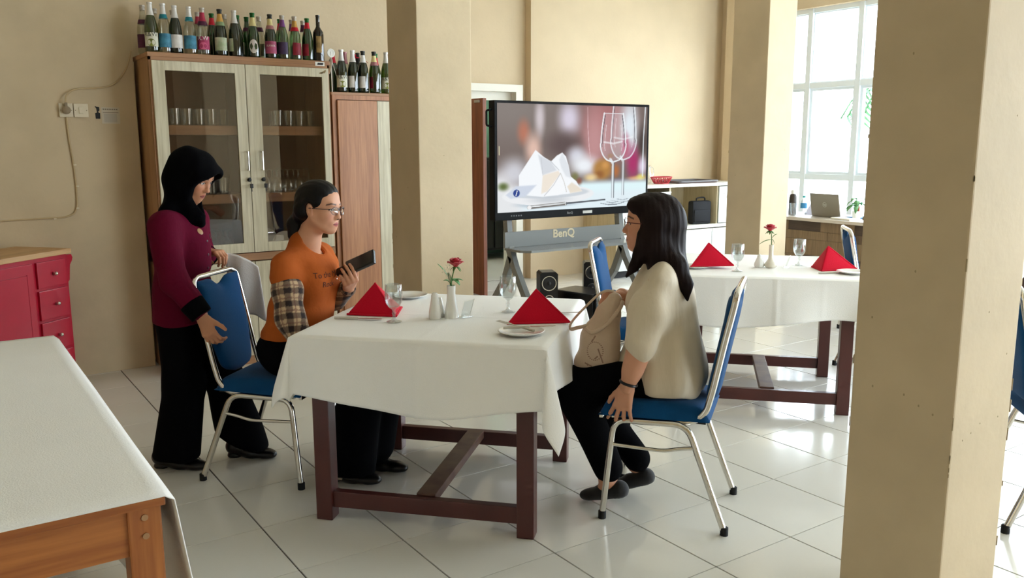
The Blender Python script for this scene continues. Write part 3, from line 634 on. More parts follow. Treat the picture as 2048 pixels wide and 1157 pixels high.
d=MB().box((.522,-.275,.53),(x1-.026,-.257,.955),.003).obj('door',M_lam,ct,None); MB().ball((.60,-.276,.87),.007,8,6).obj('lock',M_chrome,d)
for a,c_ in ((x0+.028,-.36),(-.352,.412),(.42,x1-.027)):
    d=MB().box((a,-.278,.08),(c_,-.258,.47),.003).obj('door',M_lam,ct,None); MB().box((a,-.285,.44),(c_,-.277,.472)).obj('handle_strip',M_lamtop,d,None)
    if c_==.412: MB().box((.34,-.2795,.27),(.40,-.2775,.285)).obj('label_plate',mat('grey plate',(170,170,165)),d,None)
MB().box((.405,-.279,.44),(.427,-.258,.475)).obj('black_handle',M_black,ct,None)
# things on and in the counter
bk=empty('basket',(5.97,4.42,1.0)); tag(bk,'small red woven plastic basket on the back counter','basket')
M_bask=mat('red plastic weave',(186,58,66),rough=.45)
MB().lathe([(.0,0),(.085,0),(.085,.006),(0,.006)],24,cap0=False,cap1=False).obj('bottom',M_bask,bk)
MB().tube([(.135*math.cos(2*PI*k/28),.1*math.sin(2*PI*k/28),.075) for k in range(28)],.006,6,closed=True).obj('rim',M_bask,bk)
for k in range(28):
    a=2*PI*k/28; mb=MB(); mb.tube([(.085*math.cos(a),.07*math.sin(a),.004),(.105*math.cos(a+.12),.085*math.sin(a+.12),.03),(.135*math.cos(a),.1*math.sin(a),.075)],.0045,5); mb.obj('strand',M_bask,bk)
    if k%2: mb=MB(); mb.tube([(.085*math.cos(a),.07*math.sin(a),.004),(.135*math.cos(a+.5),.1*math.sin(a+.5),.075)],.0035,5); mb.obj('strand',M_bask,bk)
jg=empty('glass_jug',(5.95,4.62,1.0)); tag(jg,'small clear glass jug behind the red basket','jug')
MB().lathe([(.04,0),(.055,.03),(.05,.09),(.03,.14),(.034,.2),(.036,.205)],20,cap1=False).obj('body',M_glass,jg)
MB().tube(smooth_path([(.03,0,.18),(.08,0,.17),(.085,0,.1),(.05,0,.06)],5),.006,6).obj('handle',M_glass,jg)
ty=empty('serving_tray',(6.42,4.45,1.001)); tag(ty,'flat dark red and grey serving tray lying on the back counter','tray')
M_tray=mat('grey tray plastic',(96,92,92),rough=.35); 
MB().box((-.31,-.17,0),(.31,.17,.008),.003).obj('base',mat('dark red tray bottom',(104,40,48),rough=.35),ty,30)
def rr(w,h,r,n=6):
    P=[]
    for cx_,cy_,a0 in ((w-r,h-r,0),(-w+r,h-r,90),(-w+r,-h+r,180),(w-r,-h+r,270)):
        for k in range(n+1): a=R(a0+90*k/n); P.append((cx_+r*math.cos(a),cy_+r*math.sin(a)))
    return P
MB().tube([(p[0],p[1],.02) for p in rr(.33,.19,.05)],.012,6,closed=True).obj('rim',M_tray,ty)
bg=empty('laptop_bag',(6.52,4.34,.52),R(-8)); tag(bg,'black zipped bag with a top handle on the counter shelf','bag')
MB().box((-.135,-.05,0),(.135,.05,.27),.025).obj('body',mat('black nylon',(18,18,22),rough=.85,bump=.4,bscale=300),bg,50)
MB().box((-.115,-.058,.03),(.115,-.048,.17),.008).obj('front_pocket',MATS['black nylon'],bg,50)
MB().tube(smooth_path([(-.05,0,.265),(-.04,0,.30),(.06,0,.305),(.075,0,.265)],5),.008,8).obj('handle',MATS['black nylon'],bg)
MB().tube([(.137,-.02,.24),(.142,-.02,.20)],.005,6).obj('buckle',M_chrome,bg)
# ---------------------------------------------------------------- reception desk with patchwork wood front
dk=empty('reception_desk',(6.22,2.0,0)); tag(dk,'reception desk with patchwork wood front below the window','desk')
M_dtop=mat('desk top laminate',(206,196,184),rough=.35); PW=[]
for k,(c1,c2) in enumerate((((104,82,60),(84,64,46)),((78,62,48),(64,50,38)),((140,116,86),(116,94,68)),((92,72,54),(74,58,44)),((120,96,70),(98,76,54)),((66,54,44),(54,44,36)))): PW.append(wood('patch wood %d'%k,c1,c2,'Y' if k%2 else 'Z',2.4,rough=.55))
MB().box((-.34,-.9,.725),(.32,.9,.755),.003).obj('desk_top',M_dtop,dk,None)
MB().box((-.28,-.86,.0),(-.26,.86,.725)).obj('front_board',M_black,dk,None)
for y in (-.86,.84): MB().box((-.26,y,0),(.28,y+.02,.725)).obj('side_panel',PW[1],dk,None)
rnd=random.Random(4); rows=[.03,.16,.30,.40,.55,.63,.722]
for a,c_ in zip(rows[:-1],rows[1:]):
    y=-.86
    while y<.85:
        w=rnd.choice((.12,.2,.28,.36,.44)); y2=min(y+w,.86); 
        if .86-y2<.06: y2=.86
        MB().box((-.296+rnd.uniform(0,.004),y+.001,a+.001),(-.28,y2-.001,c_-.001)).obj('wood_block',PW[rnd.randrange(6)],dk,None); y=y2
# on the desk
lp=empty('laptop',(6.10,2.33,.756),R(-4)); tag(lp,'open silver laptop seen from behind on the reception desk','laptop')
M_lapt=mat('grey aluminium laptop',(150,144,132),rough=.38,metal=.5)
MB().box((.0,-.165,0),(.23,.165,.014),.004).obj('base',M_lapt,lp,30)
ld=MB().box((-.006,-.165,0),(.004,.165,.215),.003); L_=Matrix.Translation((0,0,.012))@Matrix.Rotation(R(-12),4,'Y'); ld.v=[tuple(L_@Vector(p)) for p in ld.v]; ld=ld.obj('lid',M_lapt,lp,30)
M_logo=mat('light logo',(208,208,204),rough=.3,metal=.4)
def onlid(v): return [tuple(L_@Vector((-.0066-q[2],-q[0],q[1]+.11))) for q in v]
v,f=text_verts('hp',.034,.0003); MB().add(onlid(v),f).obj('lettering',M_logo,ld,None)
rg=MB(); seg=28; vv=[]
for k in range(seg):
    a=2*PI*k/seg
    for r in (.021,.0235): vv.append((r*math.cos(a),r*math.sin(a),.0003))
rg.add(onlid(vv),[(2*k,2*k+1,(2*k+3)%(2*seg),(2*k+2)%(2*seg)) for k in range(seg)]); rg.obj('logo_ring',M_logo,ld,None)
bo=empty('drink_bottle',(6.08,2.70,.756)); tag(bo,'dark steel drinking bottle with a white cap on the reception desk','bottle')
MB().lathe([(.036,0),(.038,.02),(.038,.16),(.03,.2),(.022,.205)],18).obj('body',mat('dark bottle enamel',(64,58,52),rough=.3,metal=.3),bo); MB().lathe([(.02,.205),(.02,.24),(.012,.245)],14).obj('cap',M_paper,bo)
wb=empty('water_bottle',(6.10,2.585,.756)); tag(wb,'clear plastic water bottle with a blue label on the reception desk','bottle')
MB().lathe([(.03,0),(.032,.02),(.03,.13),(.012,.165),(.012,.175)],16).obj('body',M_glass,wb); MB().lathe([(.0325,.07),(.0325,.12)],16,cap0=False,cap1=False).obj('label',mat('blue label',(70,150,205),rough=.5),wb); MB().lathe([(.0135,.172),(.0135,.19),(.0,.19)],12).obj('cap',mat('teal cap',(60,170,170),rough=.5),wb)
tg=tag(MB().lathe([(.026,0),(.032,.12),(.0305,.12),(.025,.004),(0,.004)],18,(6.0,2.635,.756)).obj('water_tumbler',M_glass),'clear water tumbler in front of the dark bottle on the desk','glass')
pb=tag(MB().prism([(-.06,0),(.06,0),(.035,.1)],-.08,.08,axis=1).obj('paper_stand',mat('lilac card',(214,212,232),rough=.7),None,None,(6.27,2.58,.756)),'pale lilac folded card stand beside the laptop','card')
pp=empty('potted_plant',(6.14,2.035,.756)); tag(pp,'small leafy green plant in a white pot on the reception desk','plant')
MB().lathe([(.035,0),(.042,.075),(.038,.075),(.034,.06),(0,.06)],18).obj('pot',M_porc,pp)
M_leaf=mat('green leaf',(52,120,62),rough=.5,c2=(120,170,110),vscale=22)
def leaf(root,base,tip,w,name='leaf',m=None,droop=.02,n=7):
    b_,t_=Vector(base),Vector(tip); d=t_-b_; side=d.cross(Vector((0,0,1))).normalized(); mb=MB(); v=[]
    for k in range(n+1):
        q=k/n; c=b_+d*q+Vector((0,0,-droop*q*q*4+droop*q*2)); ww=w*math.sin(PI*min(1,q*.93+.05))**.8
        v+=[c-side*ww+Vector((0,0,.25*ww)),c,c+side*ww+Vector((0,0,.25*ww))]
    mb.add(v,[(3*k+j,3*k+j+1,3*k+j+4,3*k+j+3) for k in range(n) for j in (0,1)]); o=mb.obj(name,m or M_leaf,root,80); md=o.modifiers.new('t','SOLIDIFY'); md.thickness=.0012; return o
rnd=random.Random(9)
for k in range(13):
    a=rnd.uniform(0,2*PI); h=rnd.uniform(.1,.19); r0=rnd.uniform(.01,.03); r1=r0+rnd.uniform(.06,.11)
    p0=(0,0,.06); p1=(r0*math.cos(a),r0*math.sin(a),h); MB().tube([p0,p1],.003,5).obj('stem',M_leaf,pp); leaf(pp,p1,(r1*math.cos(a),r1*math.sin(a),h+rnd.uniform(-.02,.05)),.02)
MB().tube(smooth_path([(0,0,.07),(-.01,.06,.12),(-.01,.10,.08),(-.01,.125,.03)],5),.003,5).obj('stem',M_leaf,pp)
MB().box((-.02,-.035,.06),(-.005,-.02,.12)).obj('plant_tag',mat('terracotta tag',(170,80,50)),pp,None)
nb=tag(MB().box((-.09,-.12,0),(.09,.12,.012),.002).obj('blue_folder',mat('blue folder',(70,130,190),rough=.5),None,30,(6.28,2.08,.756),(0,0,R(8))),'thin blue folder lying on the desk right of the laptop','folder')
nb=tag(MB().box((-.06,-.11,0),(.06,.11,.016),.004).obj('paper_pad',M_paper,None,30,(6.0,2.06,.756),(0,0,R(-8))),'white paper pad lying on the desk in front of the potted plant','pad')
# ---------------------------------------------------------------- table settings
def place(T,u,v): a=R(TA); return (T[0]+u*math.cos(a)-v*math.sin(a),T[1]+u*math.sin(a)+v*math.cos(a))
TZ=.7505
GOB=[(.0,.001),(.030,.001),(.031,.003),(.012,.008),(.006,.016),(.0055,.03),(.009,.036),(.0055,.043),(.008,.052),(.022,.062),(.032,.08),(.0355,.10),(.035,.125),(.0325,.152)]
gob_bowl=MB().lathe(GOB,24,cap0=False,cap1=False).lathe([(r-.0016,z+.001) for r,z in GOB[9:]]+[(.0325,.152)],24,cap0=True,cap1=False).mesh('water_goblet',M_glass,60)
def goblet(x,y,label,z=TZ):
    o=link('water_goblet',gob_bowl,None,(x,y,z)); tag(o,label,'glass','water goblets on the set tables'); return o
def napkin(x,y,rz,label,A=(0,.02,.125),Bs=((-.125,-.055),(.125,-.055),(.05,.10)),open_=True):
    # stiff folded linen tent: two leaves meeting in a ridge, double layer each
    a=Vector(A); L,F,Bk=[Vector((p[0],p[1],.0)) for p in Bs]; o=empty('napkin',(x,y,TZ),R(rz)); tag(o,label,'napkin','red folded napkins')
    def leafm(P,Q,A_,bul,off):
        n=9; v=[]; f=[]; idx={}
        nrm=(P-A_).cross(Q-A_).normalized()
        for i in range(n+1):
            for j in range(n+1-i):
                w0,w1,w2=1-(i+j)/n,i/n,j/n; p=A_*w0+P*w1+Q*w2+nrm*(bul*27*w0*w1*w2*.35+off); p.z=max(p.z,.0); idx[i,j]=len(v); v.append(p)
        for i in range(n):
            for j in range(n-i):
                f.append((idx[i,j],idx[i+1,j],idx[i,j+1]))
                if i+j<n-1: f.append((idx[i+1,j],idx[i+1,j+1],idx[i,j+1]))
        m=MB().add(v,f); return m
    for nm,P,Q,b_ in (('front_leaf',L,F,.006),('side_leaf',F,Bk,.006),('back_leaf',Bk,L,.004)):
        ob=leafm(P,Q,a,b_,0).obj(nm,M_red,o,60); md=ob.modifiers.new('t','SOLIDIFY'); md.thickness=.005; md.offset=0; bv=ob.modifiers.new('b','BEVEL'); bv.width=.0015; bv.segments=2
    e=MB().tube([L+Vector((0,0,.004)),F+Vector((0,0,.004))],.0045,8).tube([F+Vector((0,0,.004)),Bk+Vector((0,0,.004))],.0045,8); e.obj('hem_fold',M_red,o)
    MB().tube([F*.98+Vector((0,0,.006)),a],.0042,8).obj('ridge_fold',M_red,o)
    return o
PLATE=[(0,.006),(.052,.006),(.058,.009),(.085,.016),(.087,.0145),(.062,.004),(.05,0),(0,0)]
plate_me=MB().lathe(PLATE,32,cap0=False,cap1=False).mesh('side_plate',M_porc,50)
def plate(x,y,label,z=TZ,s=1):
    o=link('side_plate',plate_me,None,(x,y,z)); o.scale=(s,s,s); tag(o,label,'plate','small white side plates'); return o
def knife(x,y,rz,label,z=TZ+.001,L=.2,tilt=0):
    o=empty('table_knife',(x,y,z),R(rz)); o.rotation_euler=(0,R(tilt),R(rz)); tag(o,label,'knife','steel table knives')
    MB().tube([(-L*.5,0,.004),(-L*.2,0,.004),(0,0,.004)],[.005,.0055,.004],8,flat=.55).obj('handle',M_steel2,o)
    MB().prism([(0,-.006),(L*.44,-.007),(L*.5,-.002),(L*.48,.007),(0,.006)],.003,.0048).obj('blade',M_steel2,o,30); return o
def fork(x,y,rz,label,z=TZ+.001,tilt=0):
    o=empty('table_fork',(x,y,z)); o.rotation_euler=(0,R(tilt),R(rz)); tag(o,label,'fork')
    MB().tube([(-.09,0,.004),(-.02,0,.004),(.03,0,.006)],[.0055,.003,.003],8,flat=1.4).obj('handle',M_steel2,o)
    MB().box((.028,-.011,.005),(.05,.011,.0065),.001).obj('neck',M_steel2,o)
    for k in (-9,-3,3,9): MB().box((.048,k/1000-.0012,.005),(.09,k/1000+.0012,.0065)).obj('tine',M_steel2,o)
    return o
M_rose=mat('rose petals',(188,10,40),rough=.55,sheen=.3); M_stem=mat('stem green',(86,128,66),rough=.6); M_baby=mat('white blossom',(238,228,206),rough=.7)
def rose(root,c,r,tilt=0,turn=0):
    h=MB().ball((c[0],c[1],c[2]-r*.2),(r*.42,r*.42,r*.6),12,8).obj('rose_heart',M_rose,root)
    rnd=random.Random(int(r*1e4))
    for ringn,(n,rad,hh,op) in enumerate(((3,.42,.75,.15),(5,.66,.7,.4),(6,.9,.55,.8))):
        for k in range(n):
            a=2*PI*k/n+ringn*.6+turn; mb=MB(); v=[]
            for i in range(7):
                for j in range(6):
                    s_=(i/6-.5)*2; t_=j/5; ang=a+s_*(1.15/ max(1,n*.30)); rr_=r*(.12+(rad-.12)*math.sin(t_*1.45)+op*.22*max(0,t_-.7)*3*(1-.4*abs(s_))); zz=r*(-.62+hh*1.35*t_-.35*op*max(0,t_-.75)*3-.12*s_*s_*t_+.03*math.sin(5*s_+k))
                    v.append((c[0]+rr_*math.cos(ang),c[1]+rr_*math.sin(ang),c[2]+zz))
            mb.add(v,[(i*6+j,(i+1)*6+j,(i+1)*6+j+1,i*6+j+1) for i in range(6) for j in range(5)]); p=mb.obj('petal',M_rose,root,80); md=p.modifiers.new('t','SOLIDIFY'); md.thickness=.0012
    for k in range(5):
        a=2*PI*k/5; leaf(root,(c[0],c[1],c[2]-r*.62),(c[0]+r*.75*math.cos(a),c[1]+r*.75*math.sin(a),c[2]-r*1.0),.006,'sepal',M_stem,.004,4)
# middle table
ax,ay=math.cos(R(TA)),math.sin(R(TA))
goblet(.553,.338,'empty water goblet in front of the left red napkin on the middle table')
goblet(1.038,.245,'empty water goblet left of the right red napkin on the middle table')
napkin(.583,.535,8,'red folded napkin standing in front of the woman in orange',A=(-.015,.005,.13),Bs=((-.12,.06),(.005,-.115),(.135,.03)))
napkin(1.03,.03,-28,'red folded napkin standing beside the woman with the handbag')
plate(.84,-.135,'white side plate with knife and fork on it, near edge of middle table')
plate(.86,.80,'white side plate at the far left corner of the middle table')
knife(.455,.465,-43,'table knife lying along the left edge of the middle table')
knife(.885,-.125,-24,'table knife laid across the near white side plate',TZ+.017,.2)
fork(.855,-.075,105,'table fork leaning on the near white side plate',TZ+.016,-4)
knife(1.185,.09,-24,'table knife behind the right red napkin, its handle end showing')
sl=empty('salt_shaker',(.718,.30,TZ)); tag(sl,'white porcelain salt shaker left of the vase on the middle table','shaker')
MB().lathe([(.024,0),(.0255,.004),(.0245,.03),(.019,.06),(.0145,.085),(.0145,.095),(.010,.1065),(0,.108)],24).obj('body',M_porc,sl)
hm=MB()
for k in range(5): a=2*PI*k/5; hm.ball((.006*math.cos(a),.006*math.sin(a),.107),.0012,6,4)
hm.obj('holes',M_black,sl)
pp_=empty('pepper_shaker',(.752,.322,TZ)); tag(pp_,'white porcelain pepper shaker mostly hidden behind the salt shaker','shaker')
MB().lathe([(.02,0),(.0215,.004),(.0205,.025),(.016,.05),(.012,.07),(.008,.082),(0,.084)],20).obj('body',M_porc,pp_)
vs=empty('bud_vase',(.784,.28,TZ)); tag(vs,'white porcelain bud vase with a red rose on the middle table','vase')
MB().lathe([(.029,0),(.030,.004),(.027,.03),(.020,.07),(.0165,.105),(.0175,.133),(.0155,.134),(.014,.1),(0,.09)],24).obj('body',M_porc,vs)
MB().tube(smooth_path([(0,0,.1),(.004,.0,.16),(.012,-.012,.21)],5),.0025,6).obj('stem',M_stem,vs)
rose(vs,(.014,-.014,.235),.034)
for (bx,by,bz),(tx,ty,tz),w in (((0,0,.15),(-.045,.03,.235),.013),((.003,0,.16),(.02,-.035,.15),.014),((0,0,.14),(-.025,.02,.165),.013),((0,0,.15),(.045,-.02,.165),.013),((0,0,.13),(-.012,.0,.20),.013)): leaf(vs,(bx,by,bz),(tx,ty,tz),w,'leaf',MATS['green leaf'],.006)
rnd=random.Random(2)
for k in range(9):
    a=rnd.uniform(2.2,4.6); p=(-.012+.022*math.cos(a),.004+.022*math.sin(a),.195+rnd.uniform(-.01,.025)); MB().tube([(0,0,.14),p],.0007,4).ball(p,.0032,6,5).obj('tiny_blossom',M_baby,vs)
hd=empty('card_holder',(.838,.262,TZ)); tag(hd,'clear acrylic table card holder leaning right of the vase','holder')
MB().box((-.028,-.02,0),(.028,.02,.003),.001).obj('base',M_glass,hd); mb=MB().box((-.03,-.001,0),(.03,.001,.075)); Mh=Matrix.Rotation(R(18),4,'X'); mb.v=[tuple(Mh@Vector(p)) for p in mb.v]; mb.obj('card',M_glass,hd,None)
MB().tube([(.03,0,.001),(.03,-.024,.074)],.0012,6).obj('edge_strip',M_steel2,hd)
hd.rotation_euler=(0,0,R(20))
# far table
goblet(2.725,.475,'empty water goblet left of the rose vase on the far table'); goblet(3.20,.43,'empty water goblet right of the rose vase on the far table')
napkin(2.70,.66,-28,'red folded napkin on the far table behind the woman with the handbag').location.z+=.016; napkin(3.215,.225,-20,'red folded napkin at the right end of the far table',A=(-.02,.01,.13),Bs=((-.1,-.06),(.125,-.06),(-.06,.10)))
plate(2.66,.70,'white side plate under the left napkin of the far table',TZ,.95).location.x-=.02
plate(3.17,.055,'white side plate in front of the right napkin of the far table')
knife(3.10,.11,-30,'table knife beside the right side plate of the far table')
s2=empty('salt_shaker',(2.957,.515,TZ)); tag(s2,'white ribbed salt shaker on the far table','shaker')
rb=MB(); seg=32; v=[]; prof=[(.022,0),(.0265,.008),(.026,.022),(.017,.045),(.012,.058),(.0125,.066),(.007,.072),(.0,.076)]
for r,z in prof:
    for k in range(seg): a=2*PI*k/seg; q=r*(1+.07*abs(math.cos(4*a))*(1 if z<.06 else 0)); v.append((q*math.cos(a),q*math.sin(a),z))
rb.add(v,[(i*seg+k,i*seg+(k+1)%seg,(i+1)*seg+(k+1)%seg,(i+1)*seg+k) for i in range(len(prof)-1) for k in range(seg)]+[tuple(range(seg))]); rb.obj('body',M_porc,s2)
v2=empty('bud_vase',(2.998,.468,TZ)); tag(v2,'cream bud vase with round belly and a red rose on the far table','vase')
MB().lathe([(.026,0),(.034,.008),(.035,.018),(.024,.035),(.015,.05),(.0125,.08),(.0125,.13),(.011,.131),(.01,.1),(0,.09)],24).obj('body',mat('cream porcelain',(234,228,212),rough=.14,coat=.5),v2)
MB().tube(smooth_path([(0,0,.1),(-.002,0,.17),(-.006,.006,.215)],5),.0025,6).obj('stem',M_stem,v2); rose(v2,(-.008,.008,.235),.036,turn=.4)
leaf(v2,(0,0,.17),(.02,-.02,.2),.008,'leaf',M_stem,.004); leaf(v2,(0,0,.16),(-.05,.045,.145),.009,'leaf',M_stem,.006); leaf(v2,(0,0,.165),(.012,-.012,.145),.008,'leaf',M_stem,.004)
h2=empty('card_holder',(3.07,.42,TZ),R(30)); tag(h2,'small clear card holder right of the vase on the far table','holder')
mb=MB().box((-.028,-.001,0),(.028,.001,.07)); mb.v=[tuple(Mh@Vector(p)) for p in mb.v]; mb.obj('card',M_glass,h2,None); MB().box((-.026,-.018,0),(.026,.018,.003),.001).obj('base',M_glass,h2); MB().tube([(.028,0,.001),(.028,-.022,.068)],.0012,6).obj('edge_strip',M_steel2,h2)
# ---------------------------------------------------------------- bottles on the cabinets
GL={'clear':glass_thin('clear bottle glass',(226,226,214),refl=.10),'green':glass_thin('green bottle glass',(42,124,50),refl=.10,haze=.12,hcol=(20,70,25)),'dark':glass_thin('dark green bottle glass',(50,88,42),refl=.10,haze=.22,hcol=(22,44,20)),'olive':glass_thin('olive bottle glass',(112,134,54),refl=.10,haze=.12,hcol=(60,80,20)),'amber':glass_thin('brown bottle glass',(74,50,22),refl=.10,haze=.3,hcol=(40,26,12)),'pale':glass_thin('pale green bottle glass',(160,188,150),refl=.10)}
FO={n:mat('foil '+n,c,rough=.32,metal=.35) for n,c in dict(silver=(222,220,218),gold=(206,160,84),cream=(222,208,150),red=(196,30,52),rose=(172,48,78),purple=(116,66,132),black=(44,44,42),green=(24,92,36),teal=(30,124,140),plum=(74,26,56),mauve=(172,118,124),sage=(128,148,112),white=(236,234,228),clearcap=(190,182,172)).items()}
LB={n:mat('label '+n,c,rough=.6,c2=c2,vscale=18) for n,(c,c2) in dict(plum=((84,22,56),(60,16,44)),white=((232,228,222),(206,200,196)),blue=((74,146,176),(30,74,96)),pink=((186,60,104),(130,30,74)),rosy=((188,88,126),(150,70,100)),green=((170,186,146),(216,214,196)),apple=((224,222,206),(196,196,170)),purple=((74,54,92),(52,34,66)),red=((150,30,52),(90,16,34)),gold=((168,138,84),(70,52,26))).items()}
BP=[(0,.0),(.034,.0),(.0375,.006),(.038,.02),(.038,.135),(.035,.165),(.028,.195),(.019,.225),(.0145,.25),(.0135,.278),(.0155,.28),(.0155,.29),(.011,.291)]
WP=[(0,.0),(.035,.0),(.0365,.008),(.0365,.18),(.034,.2),(.02,.222),(.0135,.235),(.013,.3),(.0145,.302),(.0145,.312),(.01,.313)]
body_me={}
def rad_at(P,z):
    for (r0,z0),(r1,z1) in zip(P[:-1],P[1:]):
        if z0<=z<=z1 and z1>z0: return r0+(r1-r0)*(z-z0)/(z1-z0)
    return P[-1][0]
def sleeve(P,z0,z1,off,seg=18,cap=False,a0=0,a1=2*PI,n=None):
    zs=sorted(set([z0,z1]+[z for r,z in P if z0<z<z1])); pr_=[(rad_at(P,z)+off,z) for z in zs]
    if cap: pr_.append((0.001,z1+.001))
    mb=MB()
    if a1-a0>6.2: return mb.lathe(pr_,seg,cap0=False,cap1=False)
    n=n or 12; v=[]
    for r,z in pr_:
        for k in range(n+1): a=a0+(a1-a0)*k/n; v.append((r*math.cos(a),r*math.sin(a),z))
    return mb.add(v,[(i*(n+1)+k,i*(n+1)+k+1,(i+1)*(n+1)+k+1,(i+1)*(n+1)+k) for i in range(len(pr_)-1) for k in range(n)])
def bottle(x,y,z,glass,foil,fz,band,label,lab,text=None,cap=None,P=BP,lz=(.035,.115),turn=0,s=1.0,span=2.4,oval=False,spot=None):
    o=empty('wine_bottle',(x,y,z)); o.scale=(s,s,s); tag(o,label,'bottle','empty bottles on top of the cabinets')
    key=(glass,P is WP)
    if key not in body_me: body_me[key]=MB().lathe(P,20,cap0=False).mesh('glass_body',GL[glass],50)
    link('glass_body',body_me[key],o); top=P[-1][1]; fr=R(-107)+turn
    if foil: sleeve(P,fz,top-(.018 if cap else 0),.0008,cap=not cap).obj('foil',FO[foil],o)
    if cap: sleeve(P,top-.03,top,.0012,cap=True).obj('mouth',FO[cap],o)
    if band: sleeve(P,fz-.022,fz+.003,.0012).obj('neck_band',FO[band],o)
    if lab:
        if oval:
            c=.5*(lz[0]+lz[1]); mb=MB(); v=[(0,0,0)]; n=22
            def wr(a,zz): r=rad_at(P,zz)+.001; return (r*math.cos(fr+a),r*math.sin(fr+a),zz)
            v=[wr(0,c)]+[wr(.75*math.cos(2*PI*k/n),c+(lz[1]-lz[0])*.55*math.sin(2*PI*k/n)) for k in range(n)]; mb.add(v,[(0,1+k,1+(k+1)%n) for k in range(n)])
        else: mb=sleeve(P,lz[0],lz[1],.001,a0=fr-span/2,a1=fr+span/2)
        L=mb.obj('label',LB[lab],o)
        if text:
            sz=.036 if len(text)<4 else .02; tv_,tf=text_verts(text,sz,0); r=.0395; zc=lz[1]-.012 if len(text)<4 else .5*(lz[0]+lz[1])+.01
            MB().add([((r)*math.cos(fr+p[0]/r),(r)*math.sin(fr+p[0]/r),zc+p[1]) for p in tv_],tf).obj('lettering',M_black if lab=='apple' else M_paper,L,None)
        if spot:
            mb=MB(); n=16; r=.0394; cz=lz[0]+.022; v=[(r*math.cos(fr),r*math.sin(fr),cz)]+[(r*math.cos(fr+.62*math.cos(2*PI*k/n)),r*math.sin(fr+.62*math.cos(2*PI*k/n)),cz+.022*math.sin(2*PI*k/n)) for k in range(n)]; mb.add(v,[(0,1+k,1+(k+1)%n) for k in range(n)]).obj('fruit_print',spot,L)
    return o
APP=mat('apple print',(150,156,70),rough=.6,c2=(110,116,50),vscale=30); GLOW=mat('pink print',(226,110,150),rough=.6)
CZ=2.002; FY=2.985
fb=[(.262,3.08,'clear',None,.2,'plum','clear bottle with plum neck band and plum label, leftmost on the display cabinet','plum',None,'clearcap',{}),
(.283,FY-.01,'olive','silver',.215,None,'green sparkling bottle, silver foil, pear label, second from left on the display cabinet','apple','R&W',None,dict(spot=APP,s=1.02)),
(.360,FY,'clear','silver',.225,'teal','clear bottle with silver foil, teal neck band and blue label, third from the left','blue',None,None,dict(turn=.4,s=1.02)),
(.427,FY,'dark','silver',.215,None,'dark green bottle with silver foil and pale pink label, fourth from the left','white',None,None,dict(turn=.5)),
(.512,FY,'clear','silver',.225,'teal','clear bottle with silver foil, teal neck band and blue label, fifth from the left','blue',None,None,dict(turn=0)),
(.592,FY,'clear','rose',.205,'plum','clear bottle with rose red neck and bright pink label','pink','R.W','clearcap',dict(spot=GLOW)),
(.700,FY,'dark','gold',.21,'sage','dark green bottle with orange gold foil and pale green label','green',None,'black',{}),
(.790,FY,'dark','silver',.21,None,'dark green bottle with silver foil, its small label turned aside','green',None,None,dict(turn=-.9,span=1.2)),
(.908,FY,'green','cream',.205,None,'green bottle with cream foil and white oval label','white',None,'green',dict(oval=True,s=.98)),
(1.022,FY,'dark','cream',.215,'mauve','dark green bottle with cream foil, mauve band and rosy label','rosy','KAWA','black',dict(s=.98)),
(1.104,FY,'pale','purple',.215,None,'pale bottle with purple neck sleeve and purple label','purple',None,'clearcap',dict(turn=-.3,s=.98)),
(1.188,FY,'pale','gold',.215,'red','pale bottle with gold foil and red neck band','red',None,'clearcap',dict(turn=.7,s=.98)),
(1.275,FY,'green','red',.22,None,'bright green bottle with red foil, second from the right on the display cabinet','red',None,'green',dict(turn=-1.1,s=.96)),
(1.352,FY,'amber',None,.2,None,'tall brown wine bottle with gold print, rightmost on the display cabinet','gold',None,None,dict(P=WP,s=.98,lz=(.06,.17),span=1.0))]
for x,y,g,fo,fz,bd,lab_,lb,tx,cp,kw in fb: bottle(x,y,CZ,g,fo,fz,bd,lab_,lb,tx,cp,**kw)
bb=[(.60,3.12,'clear','rose','clear bottle with faded rose neck standing behind the pink labelled bottle'),(.69,3.13,'green','red','green bottle hidden behind the orange gold foiled bottle'),(.772,3.13,'clear',None,'clear bottle behind, between the orange gold foiled one and the silver foiled one'),
(.852,3.12,'green',None,'bare green bottle behind, between silver and cream foiled bottles'),(.925,3.16,'green',None,'bare green bottle right behind the white oval labelled one'),(1.0-.012,3.10,'clear',None,'clear bottle with dark red neck ring behind the cream foiled pair'),(1.065,3.12,'clear','mauve','clear bottle with mauve neck behind the purple necked bottle'),
(1.143,3.14,'green','red','green bottle with red foil right behind the purple necked bottle'),(1.222,3.13,'clear','purple','clear bottle with purple neck standing in the back row'),(1.302,3.13,'clear','plum','clear bottle with plum neck behind the red foiled green bottle'),(.45,3.13,'clear','white','clear bottle with white neck in the back row near the left end'),(.34,3.12,'clear',None,'clear bottle in the back row behind the second and third from the left')]
for x,y,g,fo,lab_ in bb: bottle(x,y,CZ,g,fo,.215,None if fo else 'plum' if x>.9 else None,lab_,'white',None,'clearcap' if g=='clear' else 'green',s=.97,turn=2.2)
WZ=1.806
